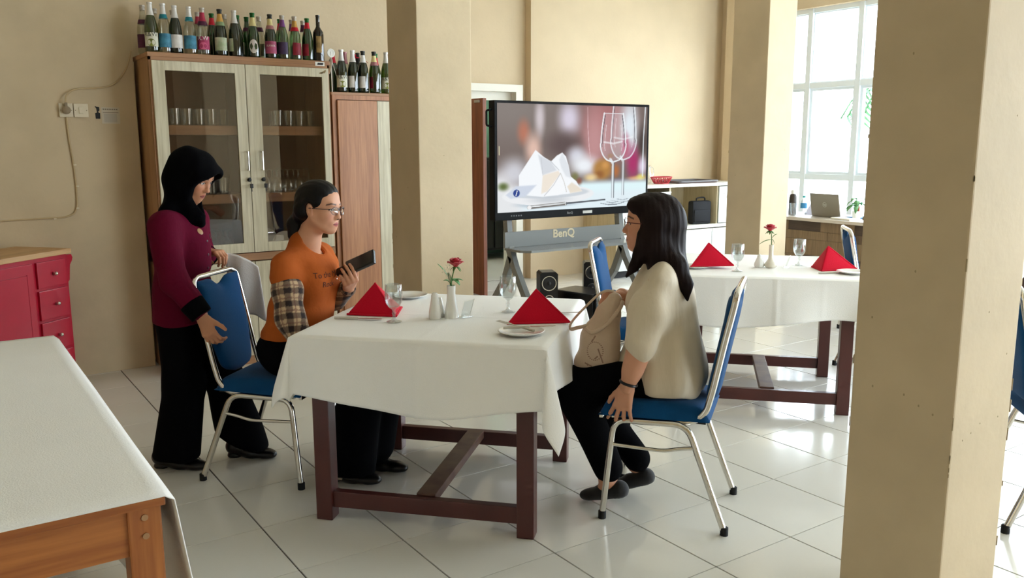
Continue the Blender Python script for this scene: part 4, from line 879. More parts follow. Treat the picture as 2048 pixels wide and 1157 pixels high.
wb_=[(1.527,3.02,'dark','silver',.215,None,'green bottle with silver foil and pear label, leftmost on the wardrobe','apple','R&W',None,dict(spot=APP)),(1.612,3.02,'dark','silver',.21,None,'dark green bottle with silver foil, second in front on the wardrobe','white',None,None,dict(turn=-.7,span=1.6)),(1.69,3.02,'dark','silver',.21,None,'dark green bottle with silver foil and black mouth on the wardrobe','white',None,'black',dict(turn=-.5,span=1.5)),(1.775,3.02,'olive','cream',.215,'mauve','olive bottle with cream foil and mauve band on the wardrobe','red',None,'black',dict(turn=-.9,span=1.0)),(1.868,3.02,'olive','silver',.215,None,'green bottle with silver foil and pear label, rightmost on the wardrobe','apple','R&W',None,dict(spot=APP))]
for x,y,g,fo,fz,bd,lab_,lb,tx,cp,kw in wb_: bottle(x,y,WZ,g,fo,fz,bd,lab_,lb,tx,cp,**kw)
for x,y,g,fo,lab_ in [(1.52,3.15,'green','red','green bottle with red foil behind the leftmost wardrobe bottle'),(1.615,3.16,'clear','mauve','clear bottle with mauve neck in the back row on the wardrobe'),(1.71,3.15,'dark','black','dark bottle with black neck in the back row on the wardrobe'),(1.845,3.14,'green','red','green bottle with red foil behind the two rightmost wardrobe bottles'),(1.955,3.14,'clear','rose','clear bottle with rose neck at the far right of the wardrobe')]: bottle(x,y,WZ,g,fo,.21,None,lab_,'white',None,'green' if g=='green' else None,turn=2.3)
cu=empty('party_cup',(1.455,3.05,WZ)); cu.location=(1.44,2.99,1.806); tag(cu,'white paper flower ornament leaning between display cabinet and wardrobe','ornament')
MB().lathe([(.004,0),(.004,.27)],8).obj('stalk',M_paper,cu); mb=MB(); mb.lathe([(.0,.0),(.026,.004),(.03,.0)],20,cap1=False); mb.v=[(p[0],-p[2],p[1]+.26) for p in mb.v]; mb.obj('bloom',M_paper,cu); leaf(cu,(0,0,.23),(-.02,-.01,.13),.02,'petal',M_paper,.005); leaf(cu,(0,0,.22),(.03,-.01,.12),.015,'petal',M_paper,.005)
cu.name='paper_ornament'
tr=empty('ribbon_bow',(1.70,3.08,WZ)); tag(tr,'dark red ribbon tied around a bottle neck on the wardrobe','ribbon')
MB().tube([(.016*math.cos(2*PI*k/14),.07+.016*math.sin(2*PI*k/14),.255) for k in range(14)],.004,6,closed=True).obj('loop',M_red,tr); leaf(tr,(.015,.055,.255),(.075,.03,.225),.012,'tail',M_red,.004); leaf(tr,(-.012,.055,.255),(-.045,.03,.285),.012,'tail',M_red,.004)
# ---------------------------------------------------------------- glassware inside the display cabinet
TUM=[(0,.003),(.026,.003),(.028,.0),(.034,.105),(.0325,.105),(.026,.008),(0,.008)]
tum_me=MB().lathe(TUM,16,cap0=False,cap1=False).mesh('tumbler',M_glass,50); inv=MB().lathe([(r,.152-z) for r,z in GOB],16,cap0=False,cap1=False).mesh('stem_glass',M_glass,60)
def put(me,x,y,z,label,group): o=link(me.name,me,None,(x,y,z)); tag(o,label,'glass',group); return o
def rows(me,xs,ys,z,label,group):
    for y in ys:
        for x in xs: put(me,x,y,z,label,group)
rows(tum_me,[.40+.075*k for k in range(5)],(3.03,3.12),1.571,'clear tumblers on the top shelf behind the left glass door','tumblers on the top left shelf')
rows(tum_me,[1.06+.075*k for k in range(4)],(3.03,3.12),1.571,'clear tumblers on the top shelf behind the right glass door','tumblers on the top right shelf')
rows(inv,[.95+.075*k for k in range(5)],(3.0,3.09),1.134,'upturned stemmed glasses on the middle shelf behind the right glass door','stemmed glasses on the middle right shelf')
rows(tum_me,[.52+.075*k for k in range(3)],(3.0,3.09),1.134,'clear tumblers on the middle shelf behind the left glass door','tumblers on the middle left shelf')
rows(inv,[.45+.075*k for k in range(4)],(3.0,3.1),.746,'upturned stemmed glasses on the lowest shelf behind the left glass door','stemmed glasses on the lowest left shelf')
for k,(x,yy,t) in enumerate(((.955,3.10,62),(1.06,3.0,70))):
    o=plate(x,yy,('white side plate leaning at the back of the lowest right shelf','white side plate tilted in front on the lowest right shelf')[k],.80-.02*k); o.rotation_euler=(R(t),0,R(-20))
# ---------------------------------------------------------------- sockets, cord and notices on the left wall
M_sock=mat('ivory plastic',(226,214,188),rough=.4)
def wallbox(x0,x1,z0,z1,label,name):
    o=empty(name,((x0+x1)/2,3.22,(z0+z1)/2)); tag(o,label,'socket'); w,h=(x1-x0)/2,(z1-z0)/2
    MB().box((-w,-.018,-h),(w,0,h),.004).obj('plate',M_sock,o); 
    for s in (-1,1): MB().ball((s*w*.78,-.018,0),(.003,.001,.003),6,4).obj('screw',M_chip,o)
    return o
so=wallbox(-.226,-.150,1.618,1.700,'ivory wall socket with a plug in it on the left wall','wall_socket')
k=MB().lathe([(.024,0),(.024,.02),(.012,.03),(0,.031)],20); k.v=[(p[0],-.018-p[2],p[1]) for p in k.v]; k.obj('plug',mat('grey plug',(150,132,106),rough=.5),so); MB().box((-.007,-.045,.0),(.007,-.02,.045),.003).obj('plug_neck',MATS['grey plug'],so)
sw_=wallbox(-.146,-.066,1.618,1.700,'ivory light switch right beside the wall socket','light_switch'); sw_['category']='switch'; MB().box((-.012,-.024,-.02),(.012,-.017,.02),.003).obj('rocker',M_sock,sw_)
M_cord=mat('beige cord',(196,172,132),rough=.6)
o=MB().tube(smooth_path([(-.19,3.185,1.705),(-.178,3.19,1.75),(-.12,3.205,1.785),(.02,3.21,1.80),(.10,3.21,1.83),(.17,3.21,1.92),(.205,3.205,2.03)],8),.005,7).obj('power_cord',M_cord); tag(o,'beige power cord rising from the plug to the display cabinet','cord')
o=MB().tube(smooth_path([(-.188,3.213,1.62),(-.185,3.213,1.5),(-.172,3.213,1.33),(-.168,3.213,1.18),(-.178,3.213,1.06),(-.235,3.213,1.015),(-.4,3.213,1.01),(-.9,3.213,1.0)],8),.0055,7).obj('wall_cable',M_cord); tag(o,'beige cable clipped to the wall running down below the socket','cable')
for x,z in ((-.165,1.33),(-.16,1.20),(-.17,1.065),(-.30,1.005)): MB().box((x-.008,3.205,z-.004),(x+.008,3.2195,z+.004),.001).obj('cable_clip',M_sock,o)
pa=empty('paper_notice',(.062,3.219,1.632)); tag(pa,'small white paper notice taped to the left wall','notice')
MB().box((-.052,-.001,-.05),(.052,0,.05)).obj('sheet',mat('thin paper',(206,196,178),rough=.8),pa,None); M_ink=mat('grey ink',(128,118,104),rough=.8)
for q in range(7): MB().box((-.044+.0125*q,-.0014,.034),(-.035+.0125*q,-.0011,.041)).obj('heading_mark',M_ink,pa,None)
MB().box((-.045,-.0014,.016),(.045,-.0011,.0185)).obj('rule',M_ink,pa,None); MB().box((-.04,-.0013,-.042),(.035,-.0011,.01)).obj('picture',mat('faint print',(190,182,170),rough=.8),pa,None)
lo=empty('black_sticker',(-.012,3.2195,1.648)); tag(lo,'small black figure sticker between the switch and the paper notice','sticker')
MB().prism([(-.013,-.037),(.013,-.037),(.014,-.002),(.006,0),(.004,.008),(.012,.014),(.011,.034),(-.003,.036),(-.014,.04),(-.012,.034),(-.006,.026),(-.004,.006),(-.005,0),(-.014,-.002)],-.001,0,axis=1).obj('cutout',M_black,lo,None)
# ---------------------------------------------------------------- outside the window
M_grd=mat('outside paving',(190,190,184),rough=.9)
struct('ground_outside',MB().box((7.55,-14,-.5),(40,26,-.3)),M_grd)
pt=empty('palm',(10.2,4.12,-.3)); tag(pt,'palm with long green fronds outside the window','tree')
M_palm=mat('palm green',(34,96,44),rough=.6,c2=(20,70,32),vscale=8)
MB().tube([(0,0,0),(.05,.02,1.2),(.0,0,2.2)],[.09,.07,.06],9).obj('trunk',mat('palm bark',(150,130,104),rough=.9),pt)
rnd=random.Random(12)
for k in range(12):
    a=2*PI*k/12+rnd.uniform(-.2,.2); up=rnd.uniform(.2,.9); P=[(0,0,2.15),(.3*math.cos(a),.3*math.sin(a),2.3+.35*up),(.6*math.cos(a),.6*math.sin(a),2.2+.35*up),(.8*math.cos(a),.8*math.sin(a),1.9+.3*up)]
    S=smooth_path(P,6); fr_=MB(); fr_.tube(S,.012,5); sd=Vector((-math.sin(a),math.cos(a),0))
    for i in range(3,len(S)):
        for q in (-1,1):
            c=S[i]; t=c+sd*q*.26+Vector((0,0,-.10))+(S[i]-S[i-1])*1.2; w=(S[i]-S[i-1])*.35; fr_.add([c-w,c+w,t],[(0,1,2)])
    fr_.obj('frond',M_palm,pt,None)
hs=empty('neighbour_house',(24,8.6,-.3)); tag(hs,'pale low building with tiled roof far outside the window','building')
M_hw=mat('pale house wall',(222,222,216),rough=.9); MB().box((-3,-6,0),(3,6,1.9)).obj('wall',M_hw,hs,None); MB().prism([(-3.4,1.9),(3.4,1.9),(0,2.7)],-6.4,6.4,axis=1).obj('roof',mat('pale roof tile',(206,200,194),rough=.9),hs,None)
for y in (-4,-1.2,1.6,4.4): w=MB().box((-3.03,y-.6,.7),(-2.98,y+.6,1.5)).obj('window',mat('grey shutter %d'%int(y*10),(186,190,190)),hs,None); MB().box((-3.05,y-.5,.78),(-3.03,y+.5,1.42)).obj('pane',M_pane,w,None)
# ---------------------------------------------------------------- people: signed distance modelling and a surface-nets mesher
def _v(p): return np.array(p,float)
def smin(a,b,k):
    if k<=0: return np.minimum(a,b)
    h=np.clip(.5+.5*(b-a)/k,0,1); return b+(a-b)*h-k*h*(1-h)
class Sdf:
    def __init__(s,disp=None): s.p=[]; s.disp=disp; s.lo=_v((9,9,9)); s.hi=-s.lo
    def _b(s,pts,r):
        for q in pts: s.lo=np.minimum(s.lo,_v(q)-r); s.hi=np.maximum(s.hi,_v(q)+r)
    def cone(s,a,b,ra,rb,k=.02,op='u',flat=None):
        a,b=_v(a),_v(b); ba=b-a; L=max(ba@ba,1e-12)
        if flat is not None: n=_v(flat[0]); n=n/np.linalg.norm(n); q=flat[1]
        def f(P):
            pa=P-a; h=np.clip(pa@ba/L,0,1); w=pa-h[:,None]*ba
            if flat is not None: w=w+np.outer(w@n*(1/q-1),n); return (np.sqrt((w*w).sum(1))-(ra+(rb-ra)*h))*(.45+.55*q)
            return np.sqrt((w*w).sum(1))-(ra+(rb-ra)*h)
        s.p.append((f,k,op))
        if op=='u': s._b((a,b),max(ra,rb))
        return s
    def chain(s,pts,rs,k=.02,op='u',flat=None):
        for i in range(len(pts)-1): s.cone(pts[i],pts[i+1],rs[i],rs[i+1],k,op,flat)
        return s
    def ell(s,c,r,rot=None,k=.02,op='u'):
        c,r=_v(c),_v(r); M=np.array(rot,float) if rot is not None else np.eye(3)   # columns = axes
        def f(P):
            q=(P-c)@M; k0=np.sqrt(((q/r)**2).sum(1)); k1=np.sqrt(((q/(r*r))**2).sum(1)); return k0*(k0-1)/np.maximum(k1,1e-9)
        s.p.append((f,k,op))
        if op=='u': s._b((c,),max(r))
        return s
    def cut(s,p,n,k=.004):
        p,n=_v(p),_v(n)/np.linalg.norm(n); s.p.append((lambda P:(P-p)@n,k,'i')); return s
    def at(s,P):
        c=(P.min(0)+P.max(0))/2; rad=np.linalg.norm(P.max(0)-P.min(0))/2; d=np.full(len(P),1.0)
        for f,k,op in s.p:
            if op!='i' and f(c[None])[0]>rad*1.4+k+.03: continue
            q=f(P)
            if op=='u': d=smin(d,q,k)
            elif op=='s': d=-smin(-d,q,k)
            else: d=-smin(-d,-q,k)
        if s.disp is not None: d=d+s.disp(P)
        return d
    def mesh(s,h,pad=.02):
        lo=s.lo-pad; n=np.ceil((s.hi+pad-lo)/h).astype(int)+1; B=20; G=np.full(n,1.0,np.float32)
        for i in range(0,n[0],B):
            for j in range(0,n[1],B):
                for k in range(0,n[2],B):
                    e=(min(i+B,n[0]),min(j+B,n[1]),min(k+B,n[2])); c=lo+h*.5*(_v((i,j,k))+_v(e)); rad=h*B*.5*1.75
                    dc=min([(f(c[None])[0]-kk) for f,kk,op in s.p if op=='u'])
                    if dc>rad*1.5+.02: continue
                    x,y,z=np.meshgrid(np.arange(i,e[0]),np.arange(j,e[1]),np.arange(k,e[2]),indexing='ij')
                    P=lo+h*np.stack([x,y,z],-1).reshape(-1,3); G[i:e[0],j:e[1],k:e[2]]=s.at(P).reshape(x.shape)
        return nets(G,lo,h)
def nets(G,lo,h):
    I=G<0; c=np.zeros([d-1 for d in G.shape],np.int8)
    for a in (0,1):
        for b in (0,1):
            for d in (0,1): c+=I[a:I.shape[0]-1+a,b:I.shape[1]-1+b,d:I.shape[2]-1+d]
    A=np.argwhere((c>0)&(c<8)); ID=np.full(c.shape,-1,np.int64); ID[tuple(A.T)]=np.arange(len(A))
    acc=np.zeros((len(A),3)); cnt=np.zeros(len(A)); F=[]
    corners=[_v((a,b,d)).astype(int) for a in (0,1) for b in (0,1) for d in (0,1)]
    for p in corners:
        for ax in range(3):
            if p[ax]: continue
            q=p.copy(); q[ax]=1; g0=G[tuple((A+p).T)]; g1=G[tuple((A+q).T)]; m=(g0<0)!=(g1<0)
            t=np.where(m,g0/np.where(m,g0-g1,1),0); acc[m]+=(p+(q-p)*t[m,None]); cnt[m]+=1
    V=lo+h*(A+acc/cnt[:,None])
    for ax in range(3):
        o=[i for i in range(3) if i!=ax]; s0=[slice(None)]*3; s1=[slice(None)]*3; s0[ax]=slice(0,-1); s1[ax]=slice(1,None)
        a,b=I[tuple(s0)],I[tuple(s1)]; E=np.argwhere(a!=b); E=E[(E[:,o[0]]>0)&(E[:,o[1]]>0)&(E[:,o[0]]<G.shape[o[0]]-1)&(E[:,o[1]]<G.shape[o[1]]-1)]
        u=np.zeros(3,int); v=np.zeros(3,int); u[o[0]]=1; v[o[1]]=1
        q=np.stack([ID[tuple((E-u-v).T)],ID[tuple((E-v).T)],ID[tuple(E.T)],ID[tuple((E-u).T)]],1)
        fl=a[tuple(E.T)] if ax!=1 else ~a[tuple(E.T)]; q[~fl]=q[~fl][:,::-1]; F.append(q[(q>=0).all(1)])
    return V,np.concatenate(F)
def relax(V,F,it=1,lam=.5):
    e=np.concatenate([F[:,[0,1]],F[:,[1,2]],F[:,[2,3]],F[:,[3,0]]]); e=np.concatenate([e,e[:,::-1]])
    n=np.bincount(e[:,0],minlength=len(V)).astype(float)
    for _ in range(it):
        S=np.stack([np.bincount(e[:,0],V[e[:,1],k],minlength=len(V)) for k in range(3)],1); V=V+lam*(S/np.maximum(n,1)[:,None]-V)
    return V
def vf_obj(name,parts,m,parent,color=None,smooth_it=1):
    Vs,Fs,o=[],[],0
    for V,F in parts: Vs.append(relax(V,F,smooth_it)); Fs.append(F+o); o+=len(V)
    V=np.concatenate(Vs); F=np.concatenate(Fs); me=bpy.data.meshes.new(name); me.from_pydata(V.tolist(),[],F.tolist()); me.materials.append(m)
    if color is not None:
        c=color(V); c=np.clip(c,0,255)/255; c=np.where(c<=.04045,c/12.92,((c+.055)/1.055)**2.4)
        a=me.color_attributes.new('Col','FLOAT_COLOR','POINT'); a.data.foreach_set('color',np.concatenate([c,np.ones((len(c),1))],1).astype(np.float32).ravel())
    me.shade_smooth(); me.update(); return link(name,me,parent)
class Frame:
    def __init__(s,x,y,yaw): s.c=_v((x,y,0)); a=R(yaw); s.f=_v((math.cos(a),math.sin(a),0)); s.l=_v((-math.sin(a),math.cos(a),0)); s.u=_v((0,0,1))
    def __call__(s,f,l,z): return s.c+s.f*f+s.l*l+s.u*z
    def d(s,f,l,z): v=s.f*f+s.l*l+s.u*z; return v/np.linalg.norm(v)
class HeadFrame:
    # x face, y left, z up, from yaw, nod (down positive), tilt towards the left shoulder
    def __init__(s,c,yaw,nod=0,tilt=0,sc=1): 
        M=Matrix.Rotation(R(yaw),3,'Z')@Matrix.Rotation(R(nod),3,'Y')@Matrix.Rotation(R(tilt),3,'X'); s.M=np.array(M); s.c=_v(c); s.s=sc
    def __call__(s,x,y,z): return s.c+s.s*(s.M@_v((x,y,z)))
    def inv(s,P): return ((P-s.c)@s.M)/s.s
    def e(s,S,c,r,k=.02,op='u',rot=None): S.ell(s(*c),_v(r)*s.s,s.M if rot is None else s.M@rot,k*s.s,op)
    def cn(s,S,a,b,ra,rb,k=.02,op='u',flat=None): S.cone(s(*a),s(*b),ra*s.s,rb*s.s,k*s.s,op,None if flat is None else (s.M@_v(flat[0]),flat[1]))
def head_sdf(H,ears=True,jaw=1.0,neck=None):
    S=Sdf(); e,cn=H.e,H.cn
    e(S,(-.012,0,.03),(.090,.073,.083)); e(S,(.032,0,-.025),(.054,.058,.078),.03); e(S,(.043,0,.048),(.043,.056,.05),.03)
    for y in (-1,1):
        cn(S,(.005,y*.052*jaw,-.045),(.055,y*.024,-.088),.021,.017,.03); e(S,(.055,y*.036,-.026),(.025,.024,.028),.025)
        e(S,(.089,y*.012,-.035),(.0095,.007,.0075),.006)
    e(S,(.064,0,-.094),(.020,.022,.015),.02); e(S,(.072,0,-.062),(.019,.028,.024),.02)
    cn(S,(.076,-.03,.020),(.076,.03,.020),.011,.011,.02)
    for y in (-1,1): e(S,(.093,y*.031,.001),(.013,.018,.0105),.012,'s')
    cn(S,(.080,0,.012),(.099,0,-.028),.0065,.0085,.012); e(S,(.099,0,-.032),(.0105,.0105,.0095),.008)
    for y in (-1,1): e(S,(.070,y*.0315,.0),(.0145,.0165,.0135),.004)
    for y in (-1,1):
        cn(S,(.0875,y*.002,-.0605),(.078,y*.021,-.0645),.0052,.003,.004); cn(S,(.0865,y*.002,-.0695),(.0775,y*.019,-.0665),.006,.003,.004)
        if ears:
            rot=np.array(Matrix.Rotation(R(-12),3,'Y'))@np.array(Matrix.Rotation(R(18*y),3,'Z')); e(S,(-.008,y*.074,-.006),(.019,.0085,.032),.006,'u',rot); e(S,(-.002,y*.082,-.004),(.009,.006,.016),.004,'s')
    if neck is not None:
        S.cone(H(-.022,0,-.055),neck,.050*H.s,.050,.03); 
    return S
def skin_color(H,base,lip,brow,open_mouth=False):
    base,lip,brow=_v(base),_v(lip),_v(brow)
    def col(P):
        q=H.inv(P); x,y,z=q.T; C=np.tile(base,(len(P),1)); near=(np.abs(q)<.16).all(1)
        rng=np.sin(P[:,0]*61)*np.sin(P[:,1]*53)*np.sin(P[:,2]*47); C=C*(1+.02*rng[:,None])
        ch=np.exp(-(((np.abs(y)-.04)/.02)**2+((z+.03)/.02)**2))*(x>.03)*near; C=C*(1-ch[:,None]*_v((.02,.09,.09)))
        ay=np.abs(y); bz=.0245+.004*np.clip((ay-.02)/.02,0,1)-.007*np.clip((ay-.042)/.012,0,1); b=(np.exp(-((z-bz)/.0032)**4)*((ay>.013)&(ay<.054))*(x>.045)*near)[:,None]*.85; C=C*(1-b)+brow*b
        lz=-.0648; m=(((y/.0235)**2+((z-lz)/(.0095*(1-(y/.0235)**2*.4)))**2)<1)&(x>.072)&near; C[m]=lip
        m=(np.abs(z-lz)<.0014)&(ay<.021)&(x>.06)&near; C[m]=lip*.45
        m=(((ay-.006)/.0042)**2+((z+.041)/.0028)**2<1)&(x>.085)&near; C[m]=base*.35
        ed=np.sqrt(((ay-.0315)/.0175)**2+((z-.0)/.0075)**2)
        m=(ed<1)&(ed>.72)&(z>-.002)&(x>.06)&near; C[m]=_v((28,18,16))
        m=(ed<=.72)&(x>.06)&near; C[m]=_v((222,214,206)); i=((ay-.0315)**2+(z-.0005)**2<.0056**2)&(x>.06)&near&(ed<.8); C[i]=_v((30,18,14))
        return C
    return col
def hand_sdf(w,x,zd,left,curl=(20,25,20),spread=4,thumb=((.045,.05,-.012),(.072,.062,-.02),(.092,.066,-.026)),sc=.92,curls=None,k=.010):
    x=_v(x)/np.linalg.norm(x); zd=_v(zd); zd=zd-x*(x@zd); zd/=np.linalg.norm(zd); y=np.cross(x,zd) if left else np.cross(zd,x); w=_v(w); S=Sdf()
    T=lambda a,b,c:w+sc*(x*a+y*b+zd*c)
    S.cone(T(-.06,0,0),T(.005,0,0),.0275*sc,.0265*sc,.01,flat=(zd,.8))
    Y=(.029,.0095,-.010,-.0285); X=(.086,.089,.085,.077); LN=((.040,.025,.020),(.044,.028,.021),(.040,.026,.020),(.031,.020,.018))
    for i in range(4):
        a=T(.008,Y[i]*.55,.0); b=T(X[i],Y[i],.003); S.cone(a,b,.0145*sc,.0105*sc,k*1.3)
        cu=curls[i] if curls else curl; ang=R(spread*(1.5-i)); dx=x*math.cos(ang)+y*math.sin(ang); p=b; th=0; r=.0094-.0006*(i==3)
        for j in range(3):
            th+=R(cu[j]); d=dx*math.cos(th)-zd*math.sin(th); q=p+d*LN[i][j]*sc; S.cone(p,q,r*sc,(r-.0009)*sc,.003 if j else .006); p=q; r-=.0009
    S.cone(T(.03,.0,-.006),T(.07,0,-.004),.018*sc,.014*sc,.012,flat=(zd,.7))
    t0=T(.018,.022,-.006); t=[T(*q) for q in thumb]; S.cone(t0,t[0],.0145*sc,.0115*sc,.012); S.cone(t[0],t[1],.0108*sc,.0098*sc,.004); S.cone(t[1],t[2],.0098*sc,.0078*sc,.004)
    return S,T
def loft_mesh(name,rings,m,parent,closed_ends=True):
    n=len(rings[0]); mb=MB(); v=[tuple(p) for r in rings for p in r]; f=[(i*n+k,i*n+(k+1)%n,(i+1)*n+(k+1)%n,(i+1)*n+k) for i in range(len(rings)-1) for k in range(n)]
    if closed_ends: f+=[tuple(range(n))[::-1],tuple(range((len(rings)-1)*n,len(rings)*n))]
    return mb.add(v,f).obj(name,m,parent,60)
def shoe(F,heel,toe,name,m,parent,heel_h=.02,w=.036,lift=0,top=.055,open_=0):
    # heel and toe in world xy; lift raises the heel
    a,b=_v(heel),_v(toe); d=b-a; L=np.linalg.norm(d); d/=L; up=_v((0,0,1)); s=np.cross(up,d); s/=np.linalg.norm(s); S=Sdf()
    P=lambda t,y,z:a+d*t*L+s*y+up*z
    S.cone(P(.12,0,heel_h+.022),P(.52,0,.026),.033,.032,.03); S.cone(P(.52,0,.024),P(.82,0,.021),.036,.031,.03,flat=(up,.62)); S.cone(P(.80,0,.019),P(.93,0,.017),.027,.018,.03,flat=(up,.7))
    S.cone(P(.12,0,heel_h+.03),P(.2,0,top),.032,.031,.02); S.cut(P(0,0,.002),(0,0,-1) if abs(d[2])<.02 else -np.cross(d,s),.003)
    V,Fc=S.mesh(.004); o=vf_obj(name,[(V,Fc)],m,parent)
    S=Sdf(); S.cone(P(.10,0,.006),P(.17,0,.006),.026,.026,.01); S.cut(P(0,0,heel_h+.008),np.cross(d,s),.002); S.cut(P(0,0,.0),-np.cross(d,s),.002); V,Fc=S.mesh(.004); vf_obj('heel_block',[(V,Fc)],m,o)
    return o
M_hair=mat('black hair',(8,6,6),rough=.5,bump=.4,bscale=90,stretch=(1,1,.08),spec=.25)
M_hair2=mat('dark brown hair',(24,13,12),rough=.6,bump=.35,bscale=110,stretch=(1,1,.06),spec=.15)
M_skin1=attr_mat('skin',rough=.5,spec=.4,sss=.06); M_pants=mat('black trouser cloth',(6,6,8),rough=.9,spec=.08,bump=.25,bscale=300)
M_leather=mat('black shoe leather',(9,9,11),rough=.3); M_eye=mat('eye white',(226,220,214),rough=.2)
def glasses(H,parent,fr=(60,40,44),w=.024,hgt=.017,xo=.102,zo=-.002):
    mg=mat('spectacle frame',fr,rough=.3,metal=.3); g=[]
    root=None
    for y in (-1,1):
        pts=[H(xo-.010*(abs(math.cos(a))**2)*(1 if math.cos(a)*y>0 else .0)-.0,y*.033+w*math.cos(a)*(1 if True else 0),zo+hgt*math.sin(a)*(1 if math.sin(a)>0 else 1.1)) for a in [2*PI*k/20 for k in range(20)]]
        o=MB().tube(pts,.0011,6,closed=True).obj('lens_rim',mg,parent); lens=MB().add([tuple(p) for p in pts],[tuple(range(20))]); lens.obj('lens',M_glass,o,None)
        MB().tube([H(xo-.008,y*.057,zo+.008),H(.06,y*.073,zo+.006),H(-.012,y*.078,zo+.004),H(-.024,y*.076,zo-.014)],.0016,6).obj('temple',mg,parent)
    MB().tube([H(xo-.001,-.010,zo+.006),H(xo+.002,0,zo+.009),H(xo-.001,.010,zo+.006)],.0012,6).obj('bridge',mg,parent)
def fold_disp(amp,freq,dirv,seed=0,amp2=0):
    d=_v(dirv)/np.linalg.norm(dirv); rr=np.random.RandomState(seed); a=np.cross(d,(0.3,.5,.8)); a/=np.linalg.norm(a); b=np.cross(d,a); ph=rr.uniform(0,6,4)
    return lambda P: amp*np.sin(freq*(P@a)+2.2*np.sin(4*(P@d)+ph[0])+ph[1])*np.sin(.6*freq*(P@b)+3*(P@d)+ph[2])+amp2*np.sin(30*(P@d)+9*(P@a)+ph[3])
# ================================================================ the standing woman in maroon
G=Frame(-.016,1.262,-40); gp=empty('person',tuple(G(0,0,0))); tag(gp,'woman in black headscarf and maroon jacket bending to push in a blue chair','person')
GH=HeadFrame(G(.062,0,1.318),-46,27,0,.93)
gskin=skin_color(GH,(196,140,108),(168,92,84),(52,34,30))
hS=head_sdf(GH,ears=False,neck=G(.015,0,1.14))
# body under the clothes: one figure from neck to ankles
bS=Sdf(); bS.cone(G(.0,0,1.12),G(.02,0,1.19),.05,.048); bS.ell(G(-.012,0,1.02),(.085,.13,.13),np.stack([G.f,G.l,G.u],1)); bS.ell(G(-.02,0,.86),(.08,.115,.12),np.stack([G.f,G.l,G.u],1),k=.05); bS.ell(G(-.02,0,.73),(.09,.135,.09),np.stack([G.f,G.l,G.u],1),k=.05)
gRs,gRe,gRw=G(-.012,-.148,1.105),G(.055,-.205,.875),G(.165,-.205,.735); gLs,gLe,gLw=G(-.012,.148,1.105),G(-.03,.215,.925),G(.052,.125,.950)
for a,e_,w in ((gRs,gRe,gRw),(gLs,gLe,gLw)): bS.chain([a,e_,w],[.042,.035,.026],.03)
gRk,gRa=G(.005,-.08,.40),G(-.115,-.08,.075); gLk,gLa=G(.115,.08,.395),G(.155,.08,.075)
bS.chain([G(-.02,-.07,.72),gRk,gRa],[.075,.05,.034],.03); bS.chain([G(-.02,.07,.72),gLk,gLa],[.075,.05,.034],.03)
# right hand wraps the near post of the chair back, thumb over the cushion
rh,_=hand_sdf(gRw+G.d(.25,-.05,-.9)*.012,G.d(.42,-.10,-.9),G.d(-.12,-1,.0),False,curl=(22,48,30),spread=3,thumb=((.050,.048,-.012),(.073,.066,-.014),(.094,.078,-.012)),sc=.90,curls=((30,40,30),(26,50,35),(22,50,35),(20,45,30)))
lh,_=hand_sdf(gLw+_v((0,0,.012)),G.d(.80,-.35,.02),G.d(.10,-.05,1),True,curl=(38,55,30),spread=3,thumb=((.045,.045,-.02),(.065,.05,-.035),(.08,.045,-.045)),sc=.88)
vf_obj('body',[hS.mesh(.0024),bS.mesh(.009),rh.mesh(.0024),lh.mesh(.0026)],M_skin1,gp,gskin)
# headscarf: hood with a brim, face opening, folds gathered at the neck and tucked into the collar
M_scarf=mat('black scarf jersey',(5,5,8),rough=.9,spec=.08,bump=.3,bscale=220)
S=Sdf(disp=fold_disp(.0022,70,(0.2,.1,1),3)); GH.e(S,(-.022,0,.030),(.108,.090,.098)); GH.e(S,(.03,0,.052),(.075,.080,.070),.03); GH.cn(S,(.095,-.030,.064),(.095,.030,.064),.022,.022,.03); GH.cn(S,(.088,-.05,.052),(.088,.05,.052),.024,.024,.03)
for y in (-1,1): GH.cn(S,(.062,y*.072,.04),(.036,y*.064,-.06),.022,.026,.03); GH.cn(S,(.036,y*.064,-.06),(.012,y*.03,-.125),.026,.03,.03)
GH.e(S,(-.036,0,-.045),(.078,.076,.075),.04)
S.chain([GH(-.035,0,-.05),G(.0,0,1.185),G(.005,0,1.125)],[.080,.062,.078],.04); S.chain([GH(.02,0,-.125),G(.072,-.015,1.165),G(.098,-.012,1.108)],[.045,.040,.018],.03)
S.cone(G(-.02,-.07,1.155),G(-.02,.07,1.155),.045,.045,.04)
GH.e(S,(.085,0,-.028),(.075,.0545,.083),.008,'s'); GH.e(S,(.10,0,-.10),(.05,.036,.045),.01,'s'); GH.cn(S,(.10,0,.02),(.18,0,.0),.047,.06,.01,'s')
vf_obj('headscarf',[S.mesh(.0042)],M_scarf,gp)
